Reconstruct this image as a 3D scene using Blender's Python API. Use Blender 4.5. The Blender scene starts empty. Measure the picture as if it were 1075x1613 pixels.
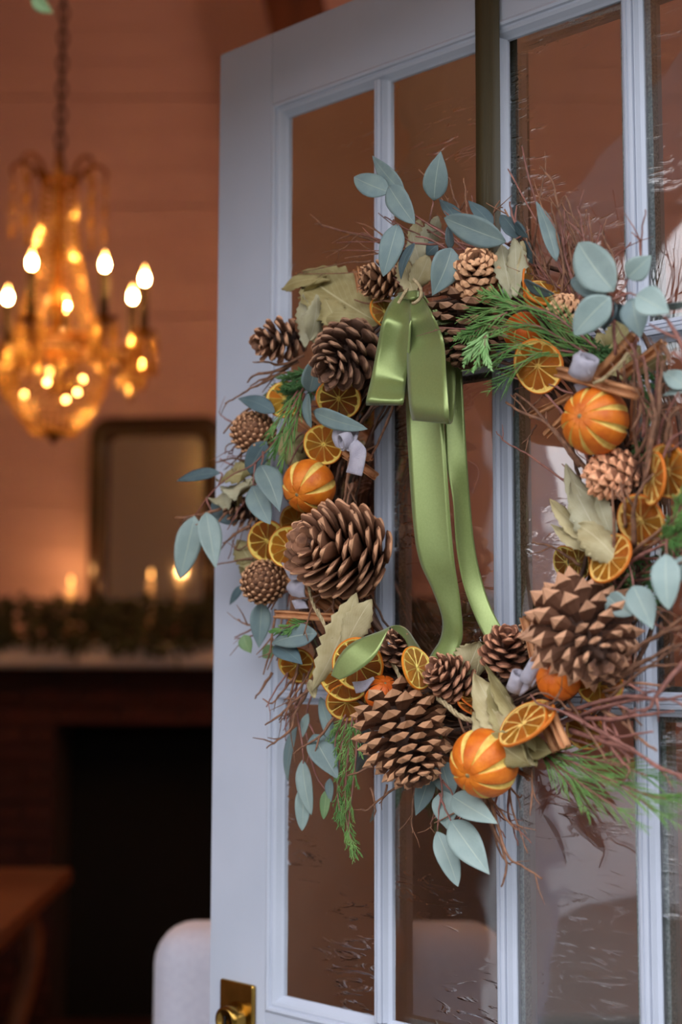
import bpy, math, random
import numpy as np
from mathutils import Vector, Matrix
random.seed(7)
PI = math.pi
C = bpy.context.scene.collection
sc = bpy.context.scene

# ------------------------------------------------------------------ camera
IW, IH, FPX = 1075.0, 1613.0, 2198.4
PITCH, ROLL, YAW, SC = 0.1019, -0.0023, -0.7321, 0.8
CAM = Vector((0, 0, 1.29))
cam = bpy.data.cameras.new('camera')
camo = bpy.data.objects.new('camera', cam)
C.objects.link(camo)
sc.camera = camo
cam.sensor_fit = 'HORIZONTAL'
cam.sensor_width = 24.0
cam.lens = 24.0 * FPX / IW
FW = Vector((0, math.cos(PITCH), math.sin(PITCH)))
R0 = Vector((1, 0, 0))
U0 = R0.cross(FW)
RT = R0 * math.cos(ROLL) - U0 * math.sin(ROLL)
UP = RT.cross(FW)
camo.matrix_world = Matrix(((RT.x, UP.x, -FW.x, CAM.x), (RT.y, UP.y, -FW.y, CAM.y), (RT.z, UP.z, -FW.z, CAM.z), (0, 0, 0, 1)))
cam.clip_start = 0.05
cam.dof.use_dof = True
cam.dof.focus_distance = 1.375
cam.dof.aperture_fstop = 2.8

# ------------------------------------------------------------------ light and exposure
sc.view_settings.view_transform = 'Standard'
sc.view_settings.look = 'None'
sc.view_settings.gamma = 1.0
sc.view_settings.use_curve_mapping = False
sc.view_settings.exposure = 0.0
sc.cycles.use_denoising = True
sc.cycles.max_bounces = 10
sc.cycles.transparent_max_bounces = 12
sc.cycles.sample_clamp_indirect = 4.0
world = bpy.data.worlds.new('overcast_sky')
sc.world = world
world.use_nodes = True
wn, wl = world.node_tree.nodes, world.node_tree.links
for n in list(wn): wn.remove(n)
wo = wn.new('ShaderNodeOutputWorld')
wb = wn.new('ShaderNodeBackground')
wt = wn.new('ShaderNodeTexCoord')
ws = wn.new('ShaderNodeSeparateXYZ')
wr = wn.new('ShaderNodeValToRGB')
wl.new(wt.outputs['Generated'], ws.inputs[0])
wl.new(ws.outputs['Z'], wr.inputs[0])
wr.color_ramp.elements[0].position = 0.0
wr.color_ramp.elements[0].color = (0.33, 0.335, 0.35, 1)
wr.color_ramp.elements[1].position = 1.0
wr.color_ramp.elements[1].color = (1.0, 1.03, 1.12, 1)
wl.new(wr.outputs[0], wb.inputs[0])
wb.inputs[1].default_value = 6.5
wl.new(wb.outputs[0], wo.inputs[0])
BULB = 300.0           # radiance of a candle bulb of the chandelier
WARM = (1.0, 0.45, 0.11)

# ------------------------------------------------------------------ helpers: space
def lin(c):
    return tuple((x / 255 / 12.92) if x / 255 <= 0.04045 else ((x / 255 + 0.055) / 1.055) ** 2.4 for x in c)
DU = Vector((math.cos(YAW), math.sin(YAW), 0))          # along the door, free edge to hinge
DN = Vector((math.sin(YAW), -math.cos(YAW), 0))         # out of the door's outer face
DV = Vector((0, 0, -1))
DO = CAM - DU * (1.5325 * SC) - DV * (0.9258 * SC) - DN * (1.4221 * SC)   # top free corner of the outer face
def D(u, v, n=0.0): return DO + DU * u + DV * v + DN * n
def ray(px, py): return FW + RT * ((px - IW / 2) / FPX) + UP * ((IH / 2 - py) / FPX)
def P(px, py, n=0.05):                                   # the point seen at a pixel, n metres in front of the door
    d = ray(px, py)
    return CAM + d * ((DO + DN * n - CAM).dot(DN) / d.dot(DN))
def PY(px, py, y):                                       # the point seen at a pixel, at a distance y into the room
    d = ray(px, py)
    return CAM + d * ((y - CAM.y) / d.y)
def mpp(p): return (p - CAM).dot(FW) / FPX               # metres per pixel at a point
def proj(p):
    q = p - CAM; z = q.dot(FW)
    return IW / 2 + q.dot(RT) / z * FPX, IH / 2 - q.dot(UP) / z * FPX
def basis_at(p):
    b = (CAM - p).normalized()
    r = UP.cross(b).normalized()
    return r, b.cross(r), b
def axis3(p, ang, tilt):
    r, u, b = basis_at(p)
    a, t = math.radians(ang), math.radians(tilt)
    return ((r * math.cos(a) + u * math.sin(a)) * math.cos(t) + b * math.sin(t)).normalized()
def frame_z(z, hint=Vector((0, 0, 1)), roll=0.0):
    z = z.normalized()
    if abs(z.dot(hint)) > 0.95: hint = Vector((1, 0, 0))
    x = hint.cross(z).normalized(); y = z.cross(x)
    c, s = math.cos(roll), math.sin(roll)
    return x * c + y * s, y * c - x * s, z
def mat4(x, y, z, o):
    return Matrix(((x.x, y.x, z.x, o.x), (x.y, y.y, z.y, o.y), (x.z, y.z, z.z, o.z), (0, 0, 0, 1)))
def rnd(a, b): return random.uniform(a, b)
def rv(s): return Vector((rnd(-s, s), rnd(-s, s), rnd(-s, s)))

# ------------------------------------------------------------------ helpers: materials
MATS = {}
def mat(name, col, col2=None, rough=0.6, metal=0.0, nscale=30.0, bump=0.0, bscale=None, rand=0.0, stretch=None,
        sheen=0.0, coat=0.0, trans=0.0, spec=0.5, tint=False, aniso=0.0, detail=4.0):
    m = bpy.data.materials.new(name); m.use_nodes = True
    N, L = m.node_tree.nodes, m.node_tree.links
    b = N['Principled BSDF']
    b.inputs['Roughness'].default_value = rough
    b.inputs['Metallic'].default_value = metal
    b.inputs['Specular IOR Level'].default_value = spec
    b.inputs['Coat Weight'].default_value = coat
    b.inputs['Sheen Weight'].default_value = sheen
    b.inputs['Anisotropic'].default_value = aniso
    tc = N.new('ShaderNodeTexCoord')
    vec = tc.outputs['Object']
    if stretch:
        mp = N.new('ShaderNodeMapping'); mp.inputs['Scale'].default_value = stretch
        L.new(vec, mp.inputs[0]); vec = mp.outputs[0]
    nz = N.new('ShaderNodeTexNoise'); nz.inputs['Scale'].default_value = nscale; nz.inputs['Detail'].default_value = detail
    L.new(vec, nz.inputs['Vector'])
    rp = N.new('ShaderNodeValToRGB')
    rp.color_ramp.elements[0].position = 0.32; rp.color_ramp.elements[1].position = 0.68
    rp.color_ramp.elements[0].color = (*lin(col), 1); rp.color_ramp.elements[1].color = (*lin(col2 or col), 1)
    L.new(nz.outputs['Fac'], rp.inputs[0])
    out = rp.outputs[0]
    if rand:
        oi = N.new('ShaderNodeObjectInfo')
        mr = N.new('ShaderNodeMapRange'); mr.inputs['To Min'].default_value = 1 - rand; mr.inputs['To Max'].default_value = 1 + rand
        L.new(oi.outputs['Random'], mr.inputs[0])
        hs = N.new('ShaderNodeHueSaturation'); L.new(mr.outputs[0], hs.inputs['Value']); L.new(out, hs.inputs['Color'])
        out = hs.outputs[0]
    if tint:
        oi = N.new('ShaderNodeObjectInfo')
        mx = N.new('ShaderNodeMix'); mx.data_type = 'RGBA'; mx.blend_type = 'MULTIPLY'; mx.inputs[0].default_value = 1.0
        L.new(out, mx.inputs[6]); L.new(oi.outputs['Color'], mx.inputs[7]); out = mx.outputs[2]
    L.new(out, b.inputs['Base Color'])
    if bump:
        bz = N.new('ShaderNodeTexNoise'); bz.inputs['Scale'].default_value = bscale or nscale * 3; bz.inputs['Detail'].default_value = 5
        L.new(vec, bz.inputs['Vector'])
        bp = N.new('ShaderNodeBump'); bp.inputs['Strength'].default_value = bump; bp.inputs['Distance'].default_value = 0.002
        L.new(bz.outputs['Fac'], bp.inputs['Height']); L.new(bp.outputs[0], b.inputs['Normal'])
    if trans:
        t = N.new('ShaderNodeBsdfTranslucent'); L.new(out, t.inputs[0])
        mx = N.new('ShaderNodeMixShader'); mx.inputs[0].default_value = trans
        L.new(b.outputs[0], mx.inputs[1]); L.new(t.outputs[0], mx.inputs[2]); L.new(mx.outputs[0], N['Material Output'].inputs[0])
    MATS[name] = m
    return m
def emit_bulb(name, col, s):
    m = emit(name, col, s); N, L = m.node_tree.nodes, m.node_tree.links
    e = [n for n in N if n.type == 'EMISSION'][0]
    tc = N.new('ShaderNodeTexCoord'); sx = N.new('ShaderNodeSeparateXYZ'); rp = N.new('ShaderNodeValToRGB'); k = N.new('ShaderNodeMath'); k.operation = 'MULTIPLY'; k.inputs[1].default_value = s
    L.new(tc.outputs['Generated'], sx.inputs[0]); L.new(sx.outputs['Z'], rp.inputs[0]); L.new(rp.outputs[0], k.inputs[0]); L.new(k.outputs[0], e.inputs[1])
    r = rp.color_ramp; r.elements[0].color = (.3, .3, .3, 1); r.elements[1].color = (.01, .01, .01, 1)
    for p, v in ((.15, 1), (.36, 1), (.55, .05)): q = r.elements.new(p); q.color = (v, v, v, 1)
    return m
def emit(name, col, s):
    m = bpy.data.materials.new(name); m.use_nodes = True
    N, L = m.node_tree.nodes, m.node_tree.links
    for n in list(N): N.remove(n)
    o = N.new('ShaderNodeOutputMaterial'); e = N.new('ShaderNodeEmission')
    e.inputs[0].default_value = (*col, 1); e.inputs[1].default_value = s
    L.new(e.outputs[0], o.inputs[0]); MATS[name] = m
    return m

def leaf_mat(name, col, col2, vein, rough=0.55, spots=0.35, tr=0.12, veinw=0.022, rand=0.14, latv=0.12):
    m = mat(name, col, col2, rough=rough, nscale=55, rand=rand, trans=tr, bump=0.12, bscale=260)
    N, L = m.node_tree.nodes, m.node_tree.links
    b = N['Principled BSDF']
    src = b.inputs['Base Color'].links[0].from_socket
    uv = N.new('ShaderNodeUVMap')
    sx = N.new('ShaderNodeSeparateXYZ'); L.new(uv.outputs[0], sx.inputs[0])
    a = N.new('ShaderNodeMath'); a.operation = 'SUBTRACT'; a.inputs[1].default_value = 0.5; L.new(sx.outputs['X'], a.inputs[0])
    a2 = N.new('ShaderNodeMath'); a2.operation = 'ABSOLUTE'; L.new(a.outputs[0], a2.inputs[0])
    mr = N.new('ShaderNodeMapRange'); mr.inputs['From Min'].default_value = veinw; mr.inputs['From Max'].default_value = veinw * 0.3
    L.new(a2.outputs[0], mr.inputs[0])
    # side veins: stripes of (v - |u|)
    s = N.new('ShaderNodeMath'); s.operation = 'SUBTRACT'; L.new(sx.outputs['Y'], s.inputs[0]); L.new(a2.outputs[0], s.inputs[1])
    k = N.new('ShaderNodeMath'); k.operation = 'MULTIPLY'; k.inputs[1].default_value = 62; L.new(s.outputs[0], k.inputs[0])
    si = N.new('ShaderNodeMath'); si.operation = 'SINE'; L.new(k.outputs[0], si.inputs[0])
    m2 = N.new('ShaderNodeMapRange'); m2.inputs['From Min'].default_value = 0.9; m2.inputs['From Max'].default_value = 1.0; m2.inputs['To Max'].default_value = latv
    L.new(si.outputs[0], m2.inputs[0])
    mxm = N.new('ShaderNodeMath'); mxm.operation = 'MAXIMUM'; L.new(mr.outputs[0], mxm.inputs[0]); L.new(m2.outputs[0], mxm.inputs[1])
    mx = N.new('ShaderNodeMix'); mx.data_type = 'RGBA'; L.new(mxm.outputs[0], mx.inputs[0]); L.new(src, mx.inputs[6])
    mx.inputs[7].default_value = (*lin(vein), 1)
    L.new(mx.outputs[2], b.inputs['Base Color'])
    for n in N:
        if n.type == 'BSDF_TRANSLUCENT': L.new(mx.outputs[2], n.inputs[0])
    return m

mat('door_paint', (191, 196, 210), (184, 190, 204), rough=0.42, nscale=9, bump=0.10, bscale=45)
mat('brass', (178, 142, 72), (150, 116, 55), rough=0.22, metal=1.0, nscale=40)
mat('spacer_metal', (188, 196, 196), (112, 122, 124), rough=0.45, metal=0.15, nscale=420)
mat('cone_body', (98, 64, 44), (62, 39, 27), rough=0.75, nscale=120, rand=0.18, bump=0.35, bscale=300, tint=True)
mat('cone_mid', (132, 92, 67), (98, 65, 47), rough=0.72, nscale=150, rand=0.18, bump=0.35, bscale=320, tint=True)
mat('cone_tip', (204, 160, 126), (158, 114, 84), rough=0.68, nscale=190, rand=0.18, bump=0.3, bscale=320, tint=True)
mat('rind', (226, 128, 30), (196, 92, 16), rough=0.5, nscale=70, bump=0.35, bscale=330, spec=0.4, tint=True)
mat('pith', (240, 208, 124), (228, 172, 76), rough=0.75, nscale=140, bump=0.3, tint=True)
mat('slit_pith', (236, 204, 112), (222, 178, 84), rough=0.8, nscale=160, bump=0.5, bscale=380)
mat('pulp', (236, 158, 60), (184, 100, 34), rough=0.3, nscale=110, bump=0.9, bscale=170, trans=0.3, tint=True)
mat('stem_button', (170, 148, 98), (120, 98, 60), rough=0.8, nscale=300)
mat('cinnamon', (216, 154, 106), (178, 118, 74), rough=0.7, nscale=60, stretch=(1, 1, 0.12), bump=0.3, bscale=200, rand=0.1)
mat('twig_bark', (154, 108, 80), (104, 70, 52), rough=0.75, nscale=160, bump=0.3, rand=0.25)
mat('twig_red', (160, 106, 92), (116, 72, 64), rough=0.65, nscale=160, bump=0.2, rand=0.2)
mat('vine_bark', (104, 72, 54), (60, 41, 31), rough=0.8, nscale=120, bump=0.4)
mat('sprig_stem', (150, 92, 84), (122, 84, 70), rough=0.55, nscale=90)
mat('cloth_lilac', (186, 180, 190), (162, 156, 170), rough=0.95, nscale=90, bump=0.5, bscale=900, sheen=0.3)
mat('jute', (196, 176, 136), (156, 134, 98), rough=0.95, nscale=300, bump=0.6, bscale=700)
mat('cedar', (138, 176, 96), (92, 142, 70), rough=0.6, nscale=45, trans=0.15, bump=0.4, bscale=1200)
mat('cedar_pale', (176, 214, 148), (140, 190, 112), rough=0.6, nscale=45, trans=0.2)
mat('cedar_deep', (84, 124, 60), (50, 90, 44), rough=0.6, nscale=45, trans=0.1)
mat('ribbon_satin', (134, 148, 86), (128, 142, 80), rough=0.29, metal=0.42, nscale=500, stretch=(1, 1, 1), aniso=0.5, sheen=0.25, spec=0.6, bump=0.05, bscale=2500)
mat('ribbon_shaded', (72, 63, 40), (64, 56, 35), rough=0.45, nscale=400, stretch=(1, 1, 0.02), bump=0.2, bscale=900, spec=0.35)  # ribbon colour darkened for the shade near the door top
leaf_mat('eucalyptus', (128, 146, 142), (110, 130, 132), (158, 170, 156))
leaf_mat('eucalyptus_pale', (158, 176, 170), (142, 162, 158), (180, 192, 176))
leaf_mat('eucalyptus_dark', (88, 108, 112), (74, 94, 100), (116, 134, 130))
leaf_mat('green_leaf', (132, 158, 108), (110, 140, 92), (160, 176, 130))
leaf_mat('dry_leaf', (196, 182, 140), (172, 154, 108), (206, 194, 158), rough=0.7, rand=0.1, latv=0.35)
leaf_mat('dry_leaf_olive', (176, 162, 112), (150, 134, 84), (196, 184, 140), rough=0.7, rand=0.1, latv=0.35)
leaf_mat('dry_leaf_grey', (186, 180, 150), (168, 158, 124), (198, 192, 166), rough=0.75, rand=0.1, latv=0.3)

# ------------------------------------------------------------------ helpers: meshes and objects
class MB:
    def __init__(s): s.v, s.f, s.m, s.uv = [], [], [], {}
    def tube(s, pts, radii, n=6, mi=0, cap=True, close=False):
        b0 = len(s.v); k = len(pts)
        if isinstance(radii, (int, float)): radii = [radii] * k
        px = None
        for i in range(k):
            t = (pts[(i + 1) % k] - pts[i - 1]) if close else (pts[min(i + 1, k - 1)] - pts[max(i - 1, 0)])
            if t.length < 1e-9: t = Vector((0, 0, 1))
            t.normalize()
            if px is None: x, y, _ = frame_z(t)
            else:
                x = px - t * px.dot(t)
                if x.length < 1e-6: x, y, _ = frame_z(t)
                x.normalize(); y = t.cross(x)
            px = x
            for j in range(n):
                a = 2 * PI * j / n
                s.v.append(pts[i] + (x * math.cos(a) + y * math.sin(a)) * radii[i])
        for i in range(k if close else k - 1):
            i2 = (i + 1) % k
            for j in range(n):
                j2 = (j + 1) % n
                s.face((b0 + i * n + j, b0 + i * n + j2, b0 + i2 * n + j2, b0 + i2 * n + j), mi)
        if cap and not close:
            s.face(tuple(b0 + j for j in reversed(range(n))), mi)
            s.face(tuple(b0 + (k - 1) * n + j for j in range(n)), mi)
        return s
    def face(s, idx, mi=0): s.f.append(idx); s.m.append(mi)
    def box(s, c, x, y, z, mi=0):                        # half-extent vectors
        b = len(s.v)
        for dz in (-1, 1):
            for dx, dy in ((-1, -1), (1, -1), (1, 1), (-1, 1)): s.v.append(c + x * dx + y * dy + z * dz)
        for q in ((3, 2, 1, 0), (4, 5, 6, 7), (0, 1, 5, 4), (1, 2, 6, 5), (2, 3, 7, 6), (3, 0, 4, 7)): s.face(tuple(b + i for i in q), mi)
        return s
    def grid(s, rows, mi=0, wrap=False):
        b = len(s.v); n = len(rows[0])
        for r in rows: s.v.extend(r)
        for i in range(len(rows) - 1):
            for j in range(n if wrap else n - 1):
                j2 = (j + 1) % n
                s.face((b + i * n + j, b + i * n + j2, b + (i + 1) * n + j2, b + (i + 1) * n + j), mi)
        return b
    def lathe(s, prof, o, z, n=24, mi=0):
        x, y, z = frame_z(z)
        rows = [[o + z * h + (x * math.cos(2 * PI * j / n) + y * math.sin(2 * PI * j / n)) * r for j in range(n)] for r, h in prof]
        s.grid(rows, mi, wrap=True)
        return s
    def extrude(s, prof, a, b, mi=0):                    # closed profile: list of offset vectors; from a to b
        k = len(prof); b0 = len(s.v)
        s.v.extend(a + q for q in prof); s.v.extend(b + q for q in prof)
        for j in range(k):
            j2 = (j + 1) % k
            s.face((b0 + j, b0 + j2, b0 + k + j2, b0 + k + j), mi)
        s.face(tuple(b0 + j for j in reversed(range(k))), mi); s.face(tuple(b0 + k + j for j in range(k)), mi)
        return s
    def mesh(s, name, mats, origin, smooth=True):
        me = bpy.data.meshes.new(name)
        me.from_pydata([tuple(q - origin) for q in s.v], [], s.f)
        for m in mats: me.materials.append(MATS[m])
        if len(mats) > 1: me.polygons.foreach_set('material_index', s.m)
        if smooth: me.polygons.foreach_set('use_smooth', [True] * len(s.f))
        if s.uv:
            ul = me.uv_layers.new(name='UVMap')
            lv = np.empty(len(me.loops), np.int32); me.loops.foreach_get('vertex_index', lv)
            arr = np.array([s.uv.get(i, (0, 0)) for i in range(len(s.v))], np.float32)
            ul.data.foreach_set('uv', arr[lv].ravel())
        me.update()
        return me
WM = {}
def place(o, M, parent):
    C.objects.link(o)
    o.matrix_basis = M
    if parent:
        o.parent = parent; o.matrix_parent_inverse = WM[parent.name].inverted()
    WM[o.name] = M
    return o
def obj(name, mb, mats, parent=None, origin=None, smooth=True, kind=None, label=None, color=None):
    if isinstance(mats, str): mats = [mats]
    if origin is None:
        origin = sum(mb.v, Vector()) / len(mb.v)
    o = bpy.data.objects.new(name, mb.mesh(name, mats, origin, smooth))
    place(o, Matrix.Translation(origin), parent)
    if kind: o['kind'] = kind
    if label: o['label'] = label
    if color: o.color = (*color, 1)
    return o
def inst(name, me, M, parent, label=None, color=None):
    o = bpy.data.objects.new(name, me); place(o, M, parent)
    if label: o['label'] = label
    if color: o.color = (*color, 1)
    return o
def empty(name, loc, parent=None, label=None):
    o = bpy.data.objects.new(name, None); o.empty_display_size = 0.02
    place(o, Matrix.Translation(loc), parent)
    if label: o['label'] = label
    return o
def tag(o, label, cat, group=None, kind=None):
    if label: o['label'] = label
    if cat: o['category'] = cat
    if group: o['group'] = group
    if kind: o['kind'] = kind
    return o
def bevel(o, w=0.002, seg=2):
    m = o.modifiers.new('bevel', 'BEVEL'); m.width = w; m.segments = seg; m.limit_method = 'ANGLE'
    return o
def smooth_path(pts, k=6):
    out = []
    n = len(pts)
    for i in range(n - 1):
        p0, p1, p2, p3 = pts[max(i - 1, 0)], pts[i], pts[i + 1], pts[min(i + 2, n - 1)]
        for j in range(k):
            t = j / k
            out.append(0.5 * ((2 * p1) + (p2 - p0) * t + (2 * p0 - 5 * p1 + 4 * p2 - p3) * t * t + (3 * p1 - p0 - 3 * p2 + p3) * t ** 3))
    out.append(pts[-1])
    return out

# ================================================================== THE SETTING
def structure(o): o['kind'] = 'structure'; return o
mat('shiplap', (208, 178, 184), (196, 166, 174), rough=0.6, nscale=6, stretch=(0.3, 1, 1), rand=0.03)
mat('plaster', (206, 186, 170), (198, 178, 162), rough=0.8, nscale=5)
mat('dark_floor', (58, 36, 26), (40, 24, 17), rough=0.5, nscale=8, stretch=(6, 0.4, 1), rand=0.2)
mat('brick_red', (66, 28, 24), (48, 21, 18), rough=0.9, nscale=30, bump=0.4, rand=0.2)
mat('mortar', (70, 56, 50), (56, 44, 38), rough=0.95, nscale=60)
mat('soot_hole_black', (7, 6, 6), (4, 4, 4), rough=0.95, nscale=20)
mat('mantel_white', (232, 222, 218), (224, 212, 208), rough=0.5, nscale=8)
mat('timber_dark', (96, 50, 28), (66, 32, 18), rough=0.55, nscale=10, stretch=(1, 1, 0.15))
mat('timber_table', (128, 74, 40), (98, 54, 28), rough=0.5, nscale=10, stretch=(0.2, 1, 1))
mat('walnut', (46, 22, 13), (30, 14, 8), rough=0.35, nscale=14, coat=0.3)
mat('siding', (206, 208, 212), (196, 199, 204), rough=0.6, nscale=6)
mat('concrete', (84, 82, 76), (64, 64, 58), rough=0.9, nscale=8, bump=0.3)
mat('porch_boards', (92, 80, 70), (74, 64, 56), rough=0.7, nscale=6)
mat('upholstery', (216, 216, 230), (206, 206, 222), rough=0.9, nscale=120, sheen=0.4, bump=0.2, bscale=500)
mat('rug_red', (92, 26, 18), (44, 18, 14), rough=1.0, nscale=5, detail=8)
mat('black_iron', (40, 26, 16), (26, 17, 11), rough=0.5, metal=0.6, nscale=30)
mat('gilt', (140, 92, 40), (96, 60, 26), rough=0.35, metal=0.8, nscale=50)
mat('candle_wax', (226, 206, 176), (214, 190, 158), rough=0.5, nscale=20)
mat('pink_glass', (206, 150, 140), (196, 138, 128), rough=0.15, nscale=20, trans=0.4)
mat('garland_leaf', (58, 66, 40), (34, 42, 24), rough=0.7, nscale=20, rand=0.2)

YB = 5.15                                                # the room's back wall
XL, XR, ZC = -2.6, 2.7, 4.35
FY = 1.10                                                # plane of the house front
HX0, HX1, HZ = -1.30, 0.475, 2.045                       # door opening, widened to the left out of view to let in more daylight
HN = 0.1
ex, ey, ez = Vector((1, 0, 0)), Vector((0, 1, 0)), Vector((0, 0, 1))
def slab(name, x0, x1, y0, y1, z0, z1, m, parent=None, smooth=False):
    mb = MB().box(Vector(((x0 + x1) / 2, (y0 + y1) / 2, (z0 + z1) / 2)), ex * ((x1 - x0) / 2), ey * ((y1 - y0) / 2), ez * ((z1 - z0) / 2))
    return obj(name, mb, m, parent, smooth=smooth)
wall_back = structure(slab('wall_back', XL, XR, YB + 0.02, YB + 0.12, 0, ZC, 'plaster'))
ph = 0.142
for i in range(int(ZC / ph)):
    z0 = i * ph
    bevel(slab('plank', XL, XR, YB - 0.002 + 0.003 * (i % 3), YB + 0.02, z0 + 0.0015, z0 + ph - 0.0015, 'shiplap', wall_back), 0.002, 1)
wl_ = structure(slab('wall_left', XL - 0.1, XL, FY, YB + 0.12, 0, ZC, 'plaster'))
wr_ = structure(slab('wall_right', XR, XR + 0.1, FY, YB + 0.12, 0, ZC, 'plaster'))
structure(slab('ceiling', XL - 0.1, XR + 0.1, FY, YB + 0.12, ZC, ZC + 0.1, 'plaster'))
floor = structure(slab('floor', XL - 0.1, XR + 0.1, FY, YB + 0.12, -0.1, -0.02, 'dark_floor'))
for i in range(36):
    x0 = XL + i * 0.1475
    slab('plank', x0 + 0.001, x0 + 0.146, FY, YB, -0.02, 0.0 - 0.001 * (i % 2), 'dark_floor', floor)
# house front with the door opening
mb = MB()
for (x0, x1, z0, z1) in ((-3.6, HX0, 0, 3.1), (HX1, 3.6, 0, 3.1), (HX0, HX1, HZ, 3.1)):
    mb.box(Vector(((x0 + x1) / 2, FY - 0.05, (z0 + z1) / 2)), ex * ((x1 - x0) / 2), ey * 0.06, ez * ((z1 - z0) / 2))
structure(obj('wall_front', mb, 'siding', smooth=False))
mb = MB()
for (x0, x1, z0, z1) in ((-3.6, 3.6, 3.1, ZC + 0.1),): mb.box(Vector(((x0 + x1) / 2, FY - 0.05, (z0 + z1) / 2)), ex * ((x1 - x0) / 2), ey * 0.06, ez * ((z1 - z0) / 2))
structure(obj('wall_gable', mb, 'siding', smooth=False))
for nm, x0, x1, z0, z1 in (('trim_1', HX0 - 0.11, HX0 - 0.005, 0, HZ + 0.11), ('trim_2', HX1 + 0.03, HX1 + 0.13, 0, HZ + 0.11), ('trim_3', HX0 - 0.005, HX1 + 0.03, HZ + 0.004, HZ + 0.11)):
    structure(bevel(slab(nm, x0, x1, FY - 0.135, FY - 0.111, z0, z1, 'door_paint'), 0.003))
structure(slab('ceiling_porch', -3.6, 3.6, 0.3, FY - 0.11, 2.55, 2.65, 'porch_boards'))
structure(slab('ground', -9, 9, -9, FY - 0.11, -0.16, -0.02, 'concrete'))

wg = structure(slab('wall_reflector', -6.2, -6.0, -4.2, 2.5, -0.02, 1.66, 'siding'))  # unseen white wall added to brighten reflections in the right panes
slab('coping', -6.24, -5.96, -4.2, 2.5, 1.66, 1.72, 'siding', wg)
mat('sky_block_hedge', (46, 62, 34), (22, 32, 18), rough=0.8, nscale=14, bump=0.8)
mb = MB()  # unseen bushes added to keep low sky light off the door top
for i in range(40):
    x = -4.5 + i * 0.28
    mb.lathe([(0, 0), (.42, .02), (.46 + rnd(-.05, .05), 1.2), (.4, 2.1), (.2, 2.5 + rnd(-.1, .1)), (0, 2.6)], Vector((x, -3.6 + rnd(-.06, .06), -.02)), ez, 10)
tag(obj('sky_block_hedge', mb, 'sky_block_hedge'), 'unseen row of bushes added to block low sky light from the door', 'sky_block_hedge', kind='stuff')
# dark timber of the roof, seen over the top of the door
a, b = PY(436, -120, 4.75), PY(566, 470, 4.75)
ax = (b - a).normalized(); sx_ = ax.cross(ey).normalized()
mb = MB().box((a + b) / 2 + sx_ * 0.0, sx_ * 0.1, ey * 0.09, ax * ((b - a).length / 2))
o = bevel(obj('roof_brace', mb, 'timber_dark', smooth=False), 0.01)
tag(o, 'dark reddish brown timber brace slanting high up behind the top of the door', 'timber')

# ------------------------------------------------------------------ the door
door = empty('door_1', D(0, 2.03, -0.022)); structure(door)
A_, W_, M_, T_, H_, MH = 0.1098, 0.1344, 0.023, 0.1066, 0.3226, 0.0221
NC, NR = 4, 3
DW = 2 * A_ + NC * W_ + (NC - 1) * M_
DHT = 2.025
BOT = T_ + NR * H_ + (NR - 1) * MH
ST = 0.0185                                              # width of the moulding round the lights
TH = 0.045
def dbox(name, u0, u1, v0, v1, n0, n1, m='door_paint', parent=door, bw=0.0012):
    mb = MB().box(D((u0 + u1) / 2, (v0 + v1) / 2, (n0 + n1) / 2), DU * ((u1 - u0) / 2), DV * ((v1 - v0) / 2), DN * ((n1 - n0) / 2))
    o = obj(name, mb, m, parent, smooth=False)
    return bevel(o, bw) if bw else o
dbox('stile', 0, A_ - ST, 0, DHT, -TH, 0)
dbox('stile', DW - A_ + ST, DW, 0, DHT, -TH, 0)
dbox('top_rail', A_ - ST, DW - A_ + ST, 0, T_ - ST, -TH, -0.0002)
dbox('bottom_rail', A_ - ST, DW - A_ + ST, BOT + ST, DHT, -TH, -0.0002)
# mitred moulding round the whole glazed field: profile (inwards distance, n)
mp_ = [(0, -TH), (0, 0.0002), (0.0035, 0.0022), (0.0062, 0.0012), (0.0072, -0.0016), (0.0098, -0.0012), (0.0128, -0.003), (0.0165, -0.0085), (ST, -0.0105), (ST, -TH)]
def mould(name, corner_a, corner_b, ina, inb):
    mb = MB(); k = len(mp_)
    for (u, v), (du, dv) in ((corner_a, ina), (corner_b, inb)):
        for d, n in mp_: mb.v.append(D(u + du * d, v + dv * d, n))
    for j in range(k):
        j2 = (j + 1) % k
        mb.face((j, j2, k + j2, k + j))
    mb.face(tuple(reversed(range(k)))); mb.face(tuple(range(k, 2 * k)))
    return obj(name, mb, 'door_paint', door, smooth=False)
ua, ub, va, vb = A_ - ST, DW - A_ + ST, T_ - ST, BOT + ST
mould('moulding', (ua, va), (ua, vb), (1, 1), (1, -1)); mould('moulding', (ub, va), (ub, vb), (-1, 1), (-1, -1))
mould('moulding', (ua, va), (ub, va), (1, 1), (-1, 1)); mould('moulding', (ua, vb), (ub, vb), (1, -1), (-1, -1))
def bar_prof(w):
    h = w / 2
    q = [(-h, -0.0105), (-h * .72, -0.0085), (-h * .55, -0.003), (-h * .5, -0.0022), (-h * .42, -0.004), (-h * .36, -0.0005), (-h * .1, 0.0), (-h * .06, -0.0012), (h * .06, -0.0012), (h * .1, 0.0),
         (h * .36, -0.0005), (h * .42, -0.004), (h * .5, -0.0022), (h * .55, -0.003), (h * .72, -0.0085), (h, -0.0105), (h, -TH), (-h, -TH)]
    return q
for i in range(1, NC):
    u = A_ + i * W_ + (i - 0.5) * M_
    obj('muntin', MB().extrude([DU * a + DN * n for a, n in bar_prof(M_)], D(u, T_ - 0.002), D(u, BOT + 0.002)), 'door_paint', door, smooth=False)
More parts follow.
